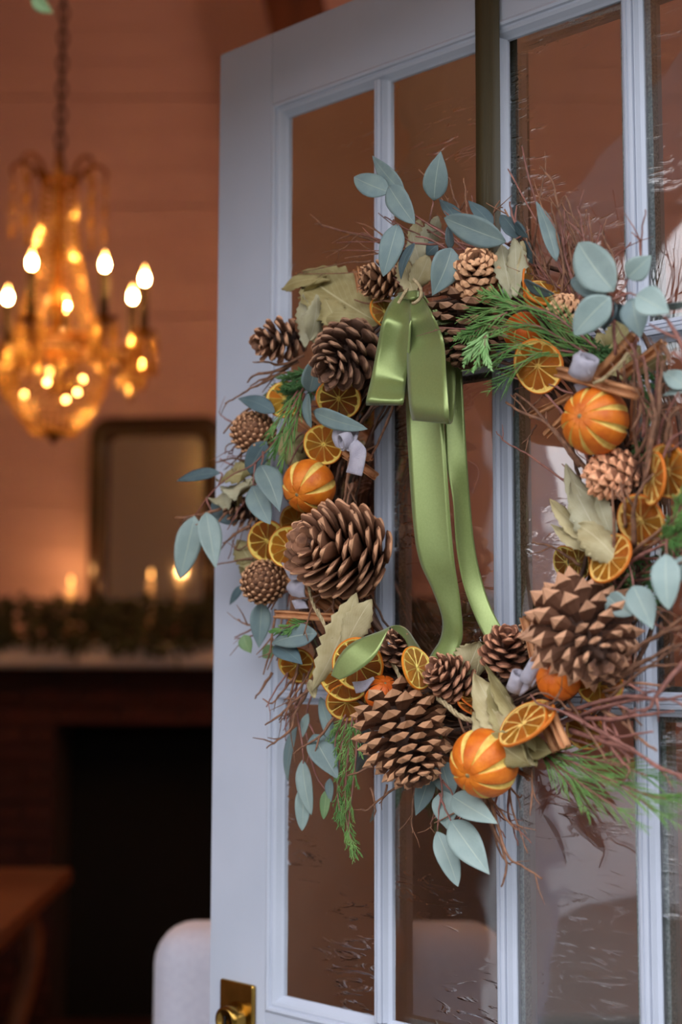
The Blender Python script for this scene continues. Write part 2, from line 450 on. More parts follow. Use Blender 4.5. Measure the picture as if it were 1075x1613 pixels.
for j in range(1, NR):
    v = T_ + j * H_ + (j - 0.5) * MH
    for i in range(NC):
        u0 = A_ + i * (W_ + M_)
        obj('muntin', MB().extrude([DV * -a + DN * (n - 0.0006) for a, n in bar_prof(MH)], D(u0 - 0.004, v), D(u0 + W_ + 0.004, v)), 'door_paint', door, smooth=False)
# panes: old wavy glass, each a thin slab with a spacer round it
def glass_mat(name, seed):
    m = bpy.data.materials.new(name); m.use_nodes = True
    N, L = m.node_tree.nodes, m.node_tree.links
    for n in list(N): N.remove(n)
    o = N.new('ShaderNodeOutputMaterial')
    tr = N.new('ShaderNodeBsdfTransparent'); tr.inputs[0].default_value = (0.88, 0.89, 0.89, 1)
    gl = N.new('ShaderNodeBsdfGlossy'); gl.inputs['Roughness'].default_value = 0.03
    tc = N.new('ShaderNodeTexCoord'); mp = N.new('ShaderNodeMapping')
    mp.inputs['Location'].default_value = (seed * 3.1, seed * 1.7, seed)
    mp.inputs['Rotation'].default_value = (0, 0.5, YAW)
    mp.inputs['Scale'].default_value = (20, 1, 75)
    L.new(tc.outputs['Object'], mp.inputs[0])
    w = N.new('ShaderNodeTexNoise'); w.inputs['Scale'].default_value = 1.0; w.inputs['Detail'].default_value = 3; w.inputs['Distortion'].default_value = 2.6
    L.new(mp.outputs[0], w.inputs['Vector'])
    rp = N.new('ShaderNodeValToRGB'); rp.color_ramp.elements[0].position = 0.56; rp.color_ramp.elements[1].position = 1.05
    L.new(w.outputs['Fac'], rp.inputs[0])
    n2 = N.new('ShaderNodeTexNoise'); n2.inputs['Scale'].default_value = 6; n2.inputs['Detail'].default_value = 2
    L.new(tc.outputs['Object'], n2.inputs['Vector'])
    ad = N.new('ShaderNodeMath'); ad.operation = 'MULTIPLY_ADD'; ad.inputs[1].default_value = 1.6
    L.new(n2.outputs['Fac'], ad.inputs[0]); L.new(rp.outputs[0], ad.inputs[2])
    mk = N.new('ShaderNodeTexNoise'); mk.inputs['Scale'].default_value = 7.0; mk.inputs['Detail'].default_value = 1
    ml = N.new('ShaderNodeMapping'); ml.inputs['Location'].default_value = (seed * 2.3, 0, seed * 4.7)
    L.new(tc.outputs['Object'], ml.inputs[0]); L.new(ml.outputs[0], mk.inputs['Vector'])
    mr_ = N.new('ShaderNodeMapRange'); mr_.inputs['From Min'].default_value = 0.5; mr_.inputs['From Max'].default_value = 0.68
    L.new(mk.outputs['Fac'], mr_.inputs[0])
    mm = N.new('ShaderNodeMath'); mm.operation = 'MULTIPLY'; L.new(rp.outputs[0], mm.inputs[0]); L.new(mr_.outputs[0], mm.inputs[1]); L.new(mm.outputs[0], ad.inputs[2])
    bp = N.new('ShaderNodeBump'); bp.inputs['Strength'].default_value = 0.6; bp.inputs['Distance'].default_value = 0.0022
    L.new(ad.outputs[0], bp.inputs['Height']); L.new(bp.outputs[0], gl.inputs['Normal'])
    fr = N.new('ShaderNodeFresnel'); fr.inputs[0].default_value = 1.5; L.new(bp.outputs[0], fr.inputs['Normal'])
    k = N.new('ShaderNodeMath'); k.operation = 'MULTIPLY'; k.inputs[1].default_value = 2.1; L.new(fr.outputs[0], k.inputs[0])
    mx = N.new('ShaderNodeMixShader')
    L.new(k.outputs[0], mx.inputs[0]); L.new(tr.outputs[0], mx.inputs[1]); L.new(gl.outputs[0], mx.inputs[2]); L.new(mx.outputs[0], o.inputs[0])
    MATS[name] = m
for i in range(3): glass_mat(f'wavy_glass_{i}', i + 1)
for j in range(NR):
    for i in range(NC):
        u0, v0 = A_ + i * (W_ + M_), T_ + j * (H_ + MH)
        g = dbox('pane', u0, u0 + W_, v0, v0 + H_, -0.0165, -0.0125, f'wavy_glass_{(i + j) % 3}', bw=0)
        mb = MB(); t = 0.0052
        for (a, b, c, d) in ((u0, u0 + t, v0, v0 + H_), (u0 + W_ - t, u0 + W_, v0, v0 + H_), (u0 + t, u0 + W_ - t, v0, v0 + t), (u0 + t, u0 + W_ - t, v0 + H_ - t, v0 + H_)):
            mb.box(D((a + b) / 2, (c + d) / 2, -0.0225), DU * ((b - a) / 2), DV * ((d - c) / 2), DN * 0.0055)
        obj('spacer', mb, 'spacer_metal', g, smooth=False)
# brass lock
lp = dbox('lock_plate', 0.0225, 0.078, 1.110, 1.192, 0.0, 0.0055, 'brass', bw=0.0028); lp['label'] = 'square brass lock plate'
mb = MB().lathe([(0, -0.004), (0.0185, -0.004), (0.0185, 0.004), (0.016, 0.010), (0.0155, 0.019), (0.0125, 0.0205), (0.0105, 0.0185), (0.0, 0.0185)], D(0.0505, 1.150, 0.004), DN, 32)
cy = obj('lock_cylinder', mb, 'brass', lp)
mb = MB().box(D(0.0505, 1.150, 0.0225), DU * 0.0012, DV * 0.0055, DN * 0.0008)
obj('keyhole', mb, 'soot_hole_black', lp, smooth=False)  # black block in place of the shade inside the keyhole


# ================================================================== THE ROOM BEHIND THE DOOR
# ------------------------------------------------------------------ fireplace
fy = YB - 0.30                                           # front of the brick breast
mz = PY(100, 1012, fy).z                                 # top of the mantel shelf
zb = PY(100, 1052, fy).z                                 # underside of the shelf front
x_op0, x_op1 = PY(86, 1200, fy).x, PY(86, 1200, fy).x + 0.95
z_op1, z_op0 = PY(200, 1142, fy).z, PY(200, 1385, fy).z
fx0, fx1 = -1.62, x_op1 + (x_op0 + 1.62)
fire = empty('fireplace', Vector(((fx0 + fx1) / 2, fy, 0)))
tag(fire, 'dark red brick fireplace with a white mantel shelf and a black opening', 'fireplace')
def fbox(name, x0, x1, y0, y1, z0, z1, m, bw=0.0):
    o = slab(name, x0, x1, y0, y1, z0, z1, m, fire)
    return bevel(o, bw) if bw else o
fbox('brick_backing', fx0, x_op0, fy + 0.01, YB - 0.01, 0, zb, 'mortar')
fbox('brick_backing', x_op1, fx1, fy + 0.01, YB - 0.01, 0, zb, 'mortar')
fbox('brick_backing', x_op0, x_op1, fy + 0.01, YB - 0.01, z_op1, zb, 'mortar')
fbox('firebox', x_op0, x_op1, YB - 0.02, YB + 0.01, 0, z_op1, 'soot_hole_black')
fbox('hearth', fx0, fx1, fy - 0.35, fy + 0.01, 0.0, 0.06, 'brick_red', 0.006)
bw_, bh_ = 0.215, 0.065
mbk = MB().box(Vector(), ex * (bw_ / 2 - 0.005), ey * 0.02, ez * (bh_ / 2 - 0.005)).mesh('brick', ['brick_red'], Vector(), False)
mbh = MB().box(Vector(), ex * (bw_ / 4 - 0.005), ey * 0.02, ez * (bh_ / 2 - 0.005)).mesh('half_brick', ['brick_red'], Vector(), False)
row = 0
z = zb - bh_ / 2
while z > 0.1:
    for (xa, xb) in (((fx0, fx1),) if z > z_op1 else ((fx0, x_op0), (x_op1, fx1))):
        x = xa; first = row % 2 == 1
        while x < xb - 0.05:
            w = bw_ / 2 if (first or x + bw_ > xb + 0.01) else bw_
            first = False
            inst('brick', mbh if w < bw_ else mbk, Matrix.Translation(Vector((x + w / 2, fy + 0.008 + rnd(-.003, .003), z))), fire)
            x += w
    z -= bh_; row += 1
# mantel: frieze, shelf and bed moulding
fbox('mantel_frieze', fx0 - 0.05, fx1 + 0.05, fy - 0.14, YB - 0.005, zb + 0.002, mz - 0.072, 'mantel_white', 0.006)
fbox('mantel_shelf', fx0 - 0.14, fx1 + 0.14, fy - 0.16, YB - 0.005, mz - 0.074, mz, 'mantel_white', 0.008)

# ------------------------------------------------------------------ mirror over the mantel
my = YB - 0.06
pa, pb = PY(142, 657, my), PY(338, 934, my)
mx0, mz1 = pa.x, pa.z
mw_, mh_ = 0.50, mz1 - mz - 0.004
mirror = empty('mirror', Vector((mx0 + mw_ / 2, my, mz)))
tag(mirror, 'tall mirror in a dark walnut frame with rounded top corners standing on the mantel', 'mirror')
def rrect(w, h, r, d, n=7):                              # outline from bottom left, rounded at the top
    q = [Vector((d, 0, d)), Vector((w - d, 0, d))]
    for c, a0 in ((Vector((w - d - r, 0, h - d - r)), 0), (Vector((d + r, 0, h - d - r)), PI / 2)):
        for i in range(n): a = a0 + PI / 2 * i / (n - 1); q.append(c + Vector((math.cos(a) * r, 0, math.sin(a) * r)))
    return q
o_ = Vector((mx0, my, mz + 0.002))
rows = []
for d, y, r in ((0, 0.045, .075), (0, 0.0, .075), (0.008, -0.012, .07), (0.034, -0.022, .06), (0.058, -0.012, .05), (0.07, 0.004, .042), (0.075, 0.012, .04)):
    rows.append([o_ + q + ey * y for q in rrect(mw_, mh_, r, d)])
mb = MB(); mb.grid(rows, wrap=True)
obj('mirror_frame', mb, 'walnut', mirror)
m = bpy.data.materials.new('old_mirror'); m.use_nodes = True
b_ = m.node_tree.nodes['Principled BSDF']; b_.inputs['Metallic'].default_value = 1; b_.inputs['Roughness'].default_value = 0.12
b_.inputs['Base Color'].default_value = (0.72, 0.72, 0.70, 1); MATS['old_mirror'] = m
mb = MB(); q = rrect(mw_, mh_, .042, .07); mb.v = [o_ + k + ey * 0.012 for k in q] + [o_ + k + ey * 0.016 for k in q]
k = len(q); mb.face(tuple(range(k))); mb.face(tuple(reversed(range(k, 2 * k))))
obj('mirror_glass', mb, 'old_mirror', mirror, smooth=False)
mirror.rotation_euler.z = math.radians(-6); mirror.location.y -= 0.032

# ------------------------------------------------------------------ candles on the mantel
emit('flame', (1.0, 0.42, 0.10), 5.0)
def candle(px, py, y, h, label, holder=None):
    p = PY(px, py, y)
    c = empty('candle', Vector((p.x, y, mz)))
    tag(c, label, 'candle')
    top = max(p.z - 0.012, mz + 0.03)
    mb = MB().lathe([(0, mz + 0.003 - mz), (0.03, 0.003), (0.034, 0.008), (0.012, 0.014), (0.011, 0.02), (0, 0.02)], Vector((p.x, y, mz)), ez, 20)
    obj('candle_holder', mb, 'gilt', c)
    mb = MB().lathe([(0.0, 0.018), (0.011, 0.018), (0.0105, top - mz - 0.008), (0.0, top - mz - 0.008)], Vector((p.x, y, mz)), ez, 16)
    obj('wax', mb, 'candle_wax', c)
    mb = MB().lathe([(0, -0.01), (0.005, -0.004), (0.0065, 0.004), (0.004, 0.014), (0, 0.024)], Vector((p.x, y, top + 0.008)), ez, 10)
    obj('flame', mb, 'flame', c)
    return c, Vector((p.x, y, top + 0.01))
c1, f1 = candle(112, 915, YB - 0.13, 0.1, 'lit candle on the mantel among the garland, by the left edge of the mirror')
c3, f3 = candle(238, 905, fy - 0.01, 0.1, 'lit candle standing on the mantel in front of the mirror glass')
for f, e in ((f1, 1.0), (f3, 0.35)):
    l = bpy.data.lights.new('candle_light', 'POINT'); l.energy = e; l.color = (1, 0.45, 0.14); l.shadow_soft_size = 0.012
    lo = bpy.data.objects.new('candle_light', l); lo.location = f + Vector((0, -0.02, 0.04)); C.objects.link(lo)
pv = PY(290, 940, fy - 0.09)
mb = MB().lathe([(0, 0.002), (0.026, 0.002), (0.03, 0.01), (0.033, 0.085), (0.031, 0.085), (0.028, 0.012), (0, 0.01)], Vector((pv.x, fy - 0.09, mz + 0.0)), ez, 20)
o = obj('votive_holder', mb, 'pink_glass', origin=Vector((pv.x, fy - 0.09, mz)))
tag(o, 'pink glass votive holder at the door end of the mantel garland', 'candle holder')

# ------------------------------------------------------------------ garland hanging along the mantel
def leafquad(mb, p, d, n, L, w, mi=0):
    s = d.cross(n).normalized() * w
    b = len(mb.v); mb.v += [p, p + d * L * .5 + s - n * L * .05, p + d * L, p + d * L * .5 - s - n * L * .05]
    mb.face((b, b + 1, b + 2), mi); mb.face((b, b + 2, b + 3), mi)
gar = empty('mantel_garland', Vector((-1.0, fy - 0.13, mz)))
tag(gar, 'dark green leafy garland draped along the white mantel shelf and hanging over it', 'garland')
st = [Vector((x, fy - 0.13, mz + 0.03 + 0.012 * math.sin(x * 17))) for x in np.linspace(fx0 - 0.1, fx1 + 0.1, 40)]
obj('garland_stem', MB().tube(st, 0.008, 6), 'twig_bark', gar)
mb = MB()
for i in range(2600):
    x = rnd(fx0 - 0.1, fx1 + 0.1)
    dr = 0.02 + 0.10 * (0.5 + 0.5 * math.sin(x * 13.0) * math.sin(x * 5.3 + 1))
    zz = mz + 0.15 - rnd(0, 1) * (0.15 + 0.55 * (dr - .02) * rnd(.2, 1))
    p = Vector((x, fy - 0.175 - rnd(0, 0.02) + (rnd(.0, .09) if zz > mz + 0.02 else 0.0), zz))
    d = (Vector((rnd(-1, 1), rnd(-.6, .1), rnd(-1.2, .5)))).normalized(); n = (Vector((0, -1, .4)) + rv(.8)).normalized()
    leafquad(mb, p, d, n, rnd(.035, .06), rnd(.007, .013))
obj('foliage', mb, 'garland_leaf', gar, kind='stuff')

# ------------------------------------------------------------------ chandelier
m = bpy.data.materials.new('crystal'); m.use_nodes = True
N, L = m.node_tree.nodes, m.node_tree.links
for n in list(N): N.remove(n)
o = N.new('ShaderNodeOutputMaterial'); g = N.new('ShaderNodeBsdfGlossy'); g.inputs['Roughness'].default_value = 0.12; g.inputs[0].default_value = (1, .84, .55, 1)
t = N.new('ShaderNodeBsdfTranslucent'); t.inputs[0].default_value = (0.9, 0.62, 0.26, 1)
tp = N.new('ShaderNodeBsdfTransparent'); tp.inputs[0].default_value = (1, .93, .8, 1)
m1 = N.new('ShaderNodeMixShader'); m1.inputs[0].default_value = 0.35; m2 = N.new('ShaderNodeMixShader'); m2.inputs[0].default_value = 0.5
L.new(t.outputs[0], m1.inputs[1]); L.new(g.outputs[0], m1.inputs[2]); L.new(m1.outputs[0], m2.inputs[1]); L.new(tp.outputs[0], m2.inputs[2]); L.new(m2.outputs[0], o.inputs[0])
tcx = N.new('ShaderNodeTexCoord'); nzx = N.new('ShaderNodeTexNoise'); nzx.inputs['Scale'].default_value = 55; rpx = N.new('ShaderNodeValToRGB')
rpx.color_ramp.elements[0].position = .42; rpx.color_ramp.elements[1].position = .62; rpx.color_ramp.elements[0].color = (.42, .22, .06, 1); rpx.color_ramp.elements[1].color = (1, .74, .36, 1)
L.new(tcx.outputs['Object'], nzx.inputs['Vector']); L.new(nzx.outputs['Fac'], rpx.inputs[0]); L.new(rpx.outputs[0], t.inputs[0])  # amber and pale noise in the colour stands in for bead sparkle
MATS['crystal'] = m
emit_bulb('bulb_glow', WARM, BULB * 2.6)
emit('bead_glint', WARM, BULB * 0.1)
CY = 3.35
cc = PY(88, 540, CY)                                     # centre of the arm ring
CX, CZ = cc.x, cc.z
k_ = mpp(cc)
ch = empty('chandelier', Vector((CX, CY, CZ)))
tag(ch, 'lit crystal chandelier with candle bulbs and a glowing bead bowl hanging on a chain', 'chandelier')
cz = lambda py: PY(88, py, CY).z
# chain of links
zt, z0 = ZC, cz(262)
i = 0; zz = z0
lnk = MB().tube([Vector((math.cos(a) * 0.011, 0, math.sin(a) * 0.021)) for a in np.linspace(0, 2 * PI, 15)[:-1]], 0.0035, 6, close=True).mesh('chain_link', ['black_iron'], Vector())
while zz < zt - 0.01:
    inst('chain_link', lnk, Matrix.Translation(Vector((CX, CY, zz))) @ Matrix.Rotation(PI / 2 * (i % 2) + 0.4, 4, 'Z'), ch); zz += 0.033; i += 1
mb = MB().lathe([(0, 0.03), (0.05, 0.03), (0.06, 0.012), (0.062, 0.0), (0, 0)], Vector((CX, CY, ZC - 0.03)), ez, 24); obj('ceiling_rose', mb, 'black_iron', ch)
# central stem, turned
zb0, zt0 = CZ, z0
hst = zt0 - zb0
mb = MB().lathe([(0, 0), (.014, 0), (.014, .15 * hst), (.026, .2 * hst), (.018, .3 * hst), (.011, .42 * hst), (.017, .5 * hst), (.010, .6 * hst), (.010, .8 * hst), (.022, .86 * hst), (.012, .93 * hst), (.006, hst), (0, hst)], Vector((CX, CY, zb0)), ez, 16)
obj('central_stem', mb, 'gilt', ch)
# crown with scrolled plumes and drops
zc = cz(268)
rc = 78 * k_
mb = MB().tube([Vector((CX + math.cos(a) * .042, CY + math.sin(a) * .042, zc - 0.03)) for a in np.linspace(0, 2 * PI, 33)[:-1]], 0.007, 8, close=True); obj('crown_ring', mb, 'gilt', ch)
drop = MB().lathe([(0, 0), (.003, -.004), (.0035, -.012), (.0075, -.03), (.006, -.044), (0, -.054)], Vector(), ez, 8).mesh('crystal_drop', ['crystal'], Vector(), False)
for j in range(8):
    a = 2 * PI * j / 8 + 0.15
    dr = Vector((math.cos(a), math.sin(a), 0))
    pts = [Vector((CX, CY, zc - .03)) + dr * r + ez * h for r, h in ((.042, 0), (.06, .03), (.085, .045), (.108, .038), (.116, .02), (.108, .008))]
    pl = obj('crown_plume', MB().tube(smooth_path(pts, 4), [.006 - .0001 * q for q in range(21)], 6), 'gilt', ch)
    for q in range(3):
        inst('crystal_drop', drop, Matrix.Translation(Vector((CX, CY, zc - .03 + .012 - .055 * q)) + dr * .112), pl)
# strands from the crown down to the ring
Rr = 68 * k_
def beads(path, r=.0066, step=.0185):
    mb = MB(); acc = 0.0
    for a, b in zip(path, path[1:]):
        d = (b - a).length
        while acc < d:
            p = a.lerp(b, acc / d); q = len(mb.v)
            rr = r * rnd(.85, 1.1)
            mb.v += [p + ez * rr, p - ez * rr] + [p + (ex * math.cos(t) + ey * math.sin(t)) * rr for t in (0.3, 1.87, 3.44, 5.01)]
            for i in range(4):
                i2 = (i + 1) % 4; mb.face((q, q + 2 + i, q + 2 + i2)); mb.face((q + 1, q + 2 + i2, q + 2 + i))
            acc += step
        acc -= d
    return mb
zr = CZ + 0.008
for j in range(18):
    a = 2 * PI * j / 18
    dr = Vector((math.cos(a), math.sin(a), 0))
    pts = [Vector((CX, CY, 0)) + dr * (.042 + (Rr - .042) * (t ** 2.0)) + ez * (zc - .04 + (zr - zc + .04) * t) for t in np.linspace(0, 1, 14)]
    obj('crystal_strand', beads(pts), 'crystal', ch, smooth=False, kind='stuff')
# ring of the arms and of the bowl
for nm, r, zz, th in (('arm_ring', Rr, CZ, .010), ('arm_ring', Rr + .004, CZ - .018, .007)):
    obj(nm, MB().tube([Vector((CX + math.cos(a) * r, CY + math.sin(a) * r, zz)) for a in np.linspace(0, 2 * PI, 49)[:-1]], th, 8, close=True), 'gilt', ch)
zbot = cz(684)
Rb = 88 * k_
for j in range(30):
    a = 2 * PI * j / 30
    dr = Vector((math.cos(a), math.sin(a), 0))
    pts = []
    for t in np.linspace(0, 1, 14):
        r = Rb * math.cos(t * PI / 2 * .84) ** .72 * (0.86 + .14 * min(1, t * 4)); pts.append(Vector((CX, CY, CZ - .02 + (zbot - CZ + .02) * t ** .95)) + dr * max(r, .02))
    obj('crystal_strand', beads(pts, .0068, .019), 'crystal', ch, smooth=False, kind='stuff')
mb = MB().lathe([(0, -.025), (.008, -.02), (.012, -.008), (.03, 0), (.034, .012), (.0, .014)], Vector((CX, CY, zbot)), ez, 18); obj('bowl_finial', mb, 'gilt', ch)
bulb = MB().lathe([(0, 0), (.005, .002), (.009, .010), (.0095, .016), (.007, .027), (.003, .04), (0, .05)], Vector(), ez, 12).mesh('bulb', ['bulb_glow'], Vector())
glint_shape = MB().lathe([(0, 0), (.004, .001), (.006, .006), (.005, .011), (0, .014)], Vector(), ez, 12).mesh('bulb', ['bead_glint'], Vector())  # glowing shapes that stand in for glints on the crystal beads
for (px, py, dy) in ((74, 606, -.04), (130, 602, -.03), (38, 626, .03), (104, 634, .05), (78, 588, .02), (122, 622, .04)):
    q = PY(px, py, CY + dy); inst('bead_glint', glint_shape, Matrix.Translation(q), ch)
l = bpy.data.lights.new('bowl_fill', 'POINT'); l.energy = 1.6; l.color = WARM; l.shadow_soft_size = .03  # added light inside the bowl to brighten the beads
lo = bpy.data.objects.new('bowl_fill', l); lo.location = (CX, CY, CZ - .09); C.objects.link(lo)
l = bpy.data.lights.new('stem_light', 'POINT'); l.energy = .5; l.color = WARM; l.shadow_soft_size = .02
lo = bpy.data.objects.new('stem_light', l); lo.location = (CX + .03, CY - .02, CZ + .12); C.objects.link(lo)
# arms with candle tubes and bulbs
for (px, py, dy) in ((50, 412, -.185), (165, 415, -.185), (228, 437, -.05), (209, 465, .12), (102, 478, .20), (12, 466, .12), (-46, 437, -.05)):
    q = PY(px, py + 12, CY + dy)
    base = Vector((q.x, q.y, q.z))
    zcup = CZ + 0.005
    dr = Vector((q.x - CX, q.y - CY, 0)); R_ = dr.length; dr.normalize()
    pts = [Vector((CX, CY, 0)) + dr * r + ez * h for r, h in ((Rr, CZ - .008), (Rr + (R_ - Rr) * .4, CZ - .05), (Rr + (R_ - Rr) * .8, CZ - .045), (R_, CZ - .015), (R_, zcup))]
    arm = obj('arm', MB().tube(smooth_path(pts, 5), .006, 8), 'gilt', ch)
    cx_ = Vector((q.x, q.y, zcup))
    obj('drip_pan', MB().lathe([(0, 0), (.012, 0), (.03, .008), (.032, .012), (.028, .012), (.01, .006), (0, .006)], cx_, ez, 18), 'gilt', arm)
    obj('candle_tube', MB().lathe([(0, .004), (.0095, .004), (.0095, q.z - zcup - .001), (0, q.z - zcup - .001)], cx_, ez, 14), 'black_iron', arm)
    inst('bulb', bulb, Matrix.Translation(base), arm)
    for j in range(7):
        a = 2 * PI * j / 7
        for s_ in range(2):
            inst('crystal_drop', drop, Matrix.Translation(cx_ + Vector((math.cos(a) * .03, math.sin(a) * .03, .006 - .052 * s_))), arm)
    obj('crystal_drop', MB().lathe([(0, 0), (.004, -.006), (.006, -.03), (.015, -.06), (.011, -.085), (0, -.105)], cx_ + ez * -.03, ez, 8), 'crystal', arm, smooth=False)

# ------------------------------------------------------------------ table, armchair, rug
ty = 3.3
tp1, tp0 = PY(112, 1372, ty + .25), PY(104, 1408, ty - .1)
tz = 0.76
tab = empty('side_table', Vector((-1.3, 3.3, 0)))
tag(tab, 'brown wooden table with a curved leg in front of the dark fireplace', 'table')
far, near = PY(114, 1366, 3.55), PY(0, 1470, 2.75)
tz = far.z
e_ = Vector((near.x - far.x, near.y - far.y, 0)).normalized(); s_ = Vector((-e_.y, e_.x, 0))
if s_.x > 0: s_ = -s_
cn = Vector((far.x, far.y, tz - .02))
mb = MB().box(cn + e_ * .75 + s_ * .42, e_ * .75, s_ * .42, ez * .02); bevel(obj('table_top', mb, 'timber_table', tab, smooth=False), .008)
mb = MB().box(cn + e_ * .75 + s_ * .42 - ez * .06, e_ * .66, s_ * .34, ez * .04); obj('apron', mb, 'timber_table', tab, smooth=False)
for a, b in ((.12, .1), (1.38, .1), (.12, .74), (1.38, .74)):
    p = cn + e_ * a + s_ * b
    pts = [Vector((p.x, p.y, z)) + q for z, q in ((tz - .05, Vector()), (tz * .75, s_ * -.03), (tz * .4, s_ * .02), (.035, s_ * -.03), (.0085, s_ * -.035))]
    obj('leg', MB().tube(smooth_path(pts, 5), [.03 - .0007 * i for i in range(21)], 8), 'timber_table', tab)
# white armchair, its back to the camera
pa = PY(236, 1468, 2.05)
ac = empty('armchair', Vector((0.0, 2.3, 0)))
tag(ac, 'white upholstered armchair half hidden behind the open door', 'armchair')
aw, ah, az = .52, pa.z, pa.x
def cushion(name, x0, x1, y0, y1, z0, z1, r, parent=ac):
    o = slab(name, x0, x1, y0, y1, z0, z1, 'upholstery', parent)
    m = o.modifiers.new('bevel', 'BEVEL'); m.width = r; m.segments = 6
    for p in o.data.polygons: p.use_smooth = True
    return o
cushion('backrest', az, az + aw, 2.05, 2.19, .16, ah, .055)
cushion('seat', az + .02, az + aw - .02, 2.15, 2.64, .18, .42, .04)
cushion('armrest', az, az + .12, 2.13, 2.64, .16, ah - .24, .045); cushion('armrest', az + aw - .12, az + aw, 2.13, 2.64, .16, ah - .24, .045)
for x in (az + .06, az + aw - .06):
    for y in (2.1, 2.59): obj('leg', MB().tube([Vector((x, y, .17)), Vector((x, y, 0))], [.022, .014], 10), 'walnut', ac)
rx = PY(180, 1450, 4.0)
mb = MB().box(Vector((-.3, 3.72, .004)), ex * 1.3, ey * .7, ez * .004)
o = obj('rug', mb, 'rug_red', smooth=False); tag(o, 'dark red patterned rug on the floor before the fireplace', 'rug')
# added fill lights without fixtures, to brighten the back wall
for loc, e in (((1.5, 2.6, 2.3), 16), ((0.7, 2.9, 3.5), 22)):
    l = bpy.data.lights.new('room_fill', 'POINT'); l.energy = e; l.color = (1, .50, .29); l.shadow_soft_size = .12
    lo = bpy.data.objects.new('room_fill', l); lo.location = loc; C.objects.link(lo)

# ================================================================== RIBBON AND WREATH
# ------------------------------------------------------------------ ribbon
def strip(mb, rows, th=0.0005, sub=6, cols=6, bow=None, mi=0):
    """rows: (left point, right point); a thin band with two faces and edges; bow: sideways bulge towards the viewer per row"""
    Ls = smooth_path([r[0] for r in rows], sub); Rs = smooth_path([r[1] for r in rows], sub)
    k = len(Ls); front, back = [], []
    bw = [0.0] * k
    if bow:
        q = smooth_path([Vector((b, 0, 0)) for b in bow], sub); bw = [x.x for x in q]
    for i in range(k):
        t = (Ls[min(i + 1, k - 1)] + Rs[min(i + 1, k - 1)] - Ls[max(i - 1, 0)] - Rs[max(i - 1, 0)])
        s = Rs[i] - Ls[i]
        nrm = t.cross(s)
        nrm = nrm.normalized() if nrm.length > 1e-12 else Vector((0, -1, 0))
        a, b = [], []
        for j in range(cols + 1):
            c = j / cols
            p = Ls[i].lerp(Rs[i], c) + nrm * (-bw[i] * 4 * c * (1 - c))
            a.append(p + nrm * th); b.append(p - nrm * th)
        front.append(a + b[::-1])
    b0 = mb.grid(front, mi, wrap=True)
    n = len(front[0])
    mb.face(tuple(b0 + j for j in reversed(range(n))), mi); mb.face(tuple(b0 + (k - 1) * n + j for j in range(n)), mi)
    for i in range(k):
        for j in range(n): mb.uv[b0 + i * n + j] = (j / n, i / k)
    return mb
def Q(rows): return [(P(a, b, n1), P(c, d, n2)) for a, b, n1, c, d, n2 in rows]
knot = P(640, 470, .075)
rib = empty('ribbon', D(0.41, 0.0, 0.0))
tag(rib, 'green satin ribbon hung over the door top, tied as a long-tailed bow on the wreath', 'ribbon')
su0, su1 = 0.394, 0.4245
rows = [(D(su0, v, n), D(su1, v, n)) for v, n in ((.42, .006), (.3, .0045), (.15, .0035), (.03, .0035), (.004, .0035), (-.0035, .001), (-.0038, -.02), (-.0035, -.046), (.004, -.0485), (.03, -.0485), (.15, -.0487), (.3, -.05), (.42, -.052))]
o = obj('hanging_strap', strip(MB(), rows, .00035, 4, 3), 'ribbon_shaded', rib); o['label'] = 'strap running up over the door, shade painted in as dark olive'
# loops of the bow
lp1 = Q([(632, 462, .074, 645, 462, .080), (616, 476, .084, 648, 482, .088), (603, 505, .098, 648, 510, .094), (594, 550, .092, 645, 560, .088), (586, 592, .094, 640, 600, .080), (580, 618, .106, 638, 622, .094), (577, 632, .108, 636, 635, .096),
         (577, 637, .098, 634, 638, .088), (579, 633, .088, 636, 632, .078), (592, 585, .068, 642, 588, .062), (606, 520, .056, 646, 520, .052), (624, 470, .056, 646, 468, .058)])
obj('bow_loop', strip(MB(), lp1, .00035, 7, 8, bow=[.002, .004, .005, .004, .0, .001, 0, 0, 0, 0, 0, 0]), 'ribbon_satin', rib)
lp2 = Q([(646, 464, .078, 660, 462, .072), (646, 480, .088, 670, 474, .084), (645, 505, .094, 682, 496, .1), (642, 540, .084, 699, 536, .092), (642, 585, .098, 703, 588, .106), (645, 635, .106, 707, 644, .112), (649, 658, .098, 708, 664, .106),
         (652, 661, .090, 711, 667, .096), (658, 650, .078, 715, 655, .080), (662, 600, .068, 718, 602, .066), (660, 545, .060, 713, 558, .058), (655, 490, .056, 690, 500, .054), (650, 466, .058, 668, 464, .060)])
obj('bow_loop', strip(MB(), lp2, .00035, 7, 8, bow=[.0, .002, .003, .002, .001, .0, 0, 0, 0, 0, 0, 0, 0]), 'ribbon_satin', rib)
mb = strip(MB(), [(P(628, 462, .07), P(630, 470, .072)), (P(636, 460, .084), P(637, 471, .086)), (P(647, 459, .088), P(647, 472, .091)), (P(658, 458, .084), P(658, 470, .086)), (P(667, 461, .068), P(666, 469, .07))], .0012, 5, 5)
obj('knot', mb, 'ribbon_satin', rib)
t1 = Q([(640, 480, .056, 690, 480, .054), (639, 560, .058, 694, 560, .056), (640, 640, .060, 698, 640, .058), (644, 720, .062, 704, 730, .058), (652, 830, .060, 711, 830, .054), (662, 885, .055, 717, 890, .050), (682, 930, .046, 724, 935, .042), (697, 975, .038, 729, 985, .036),
        (694, 1006, .034, 727, 1012, .034), (680, 1030, .036, 712, 1040, .038), (668, 1055, .04, 690, 1062, .044)])
obj('tail', strip(MB(), t1, .00035, 8, 8, bow=[0, 0, .001, .002, .002, .001, 0, -.002, -.002, -.001, 0]), 'ribbon_satin', rib)
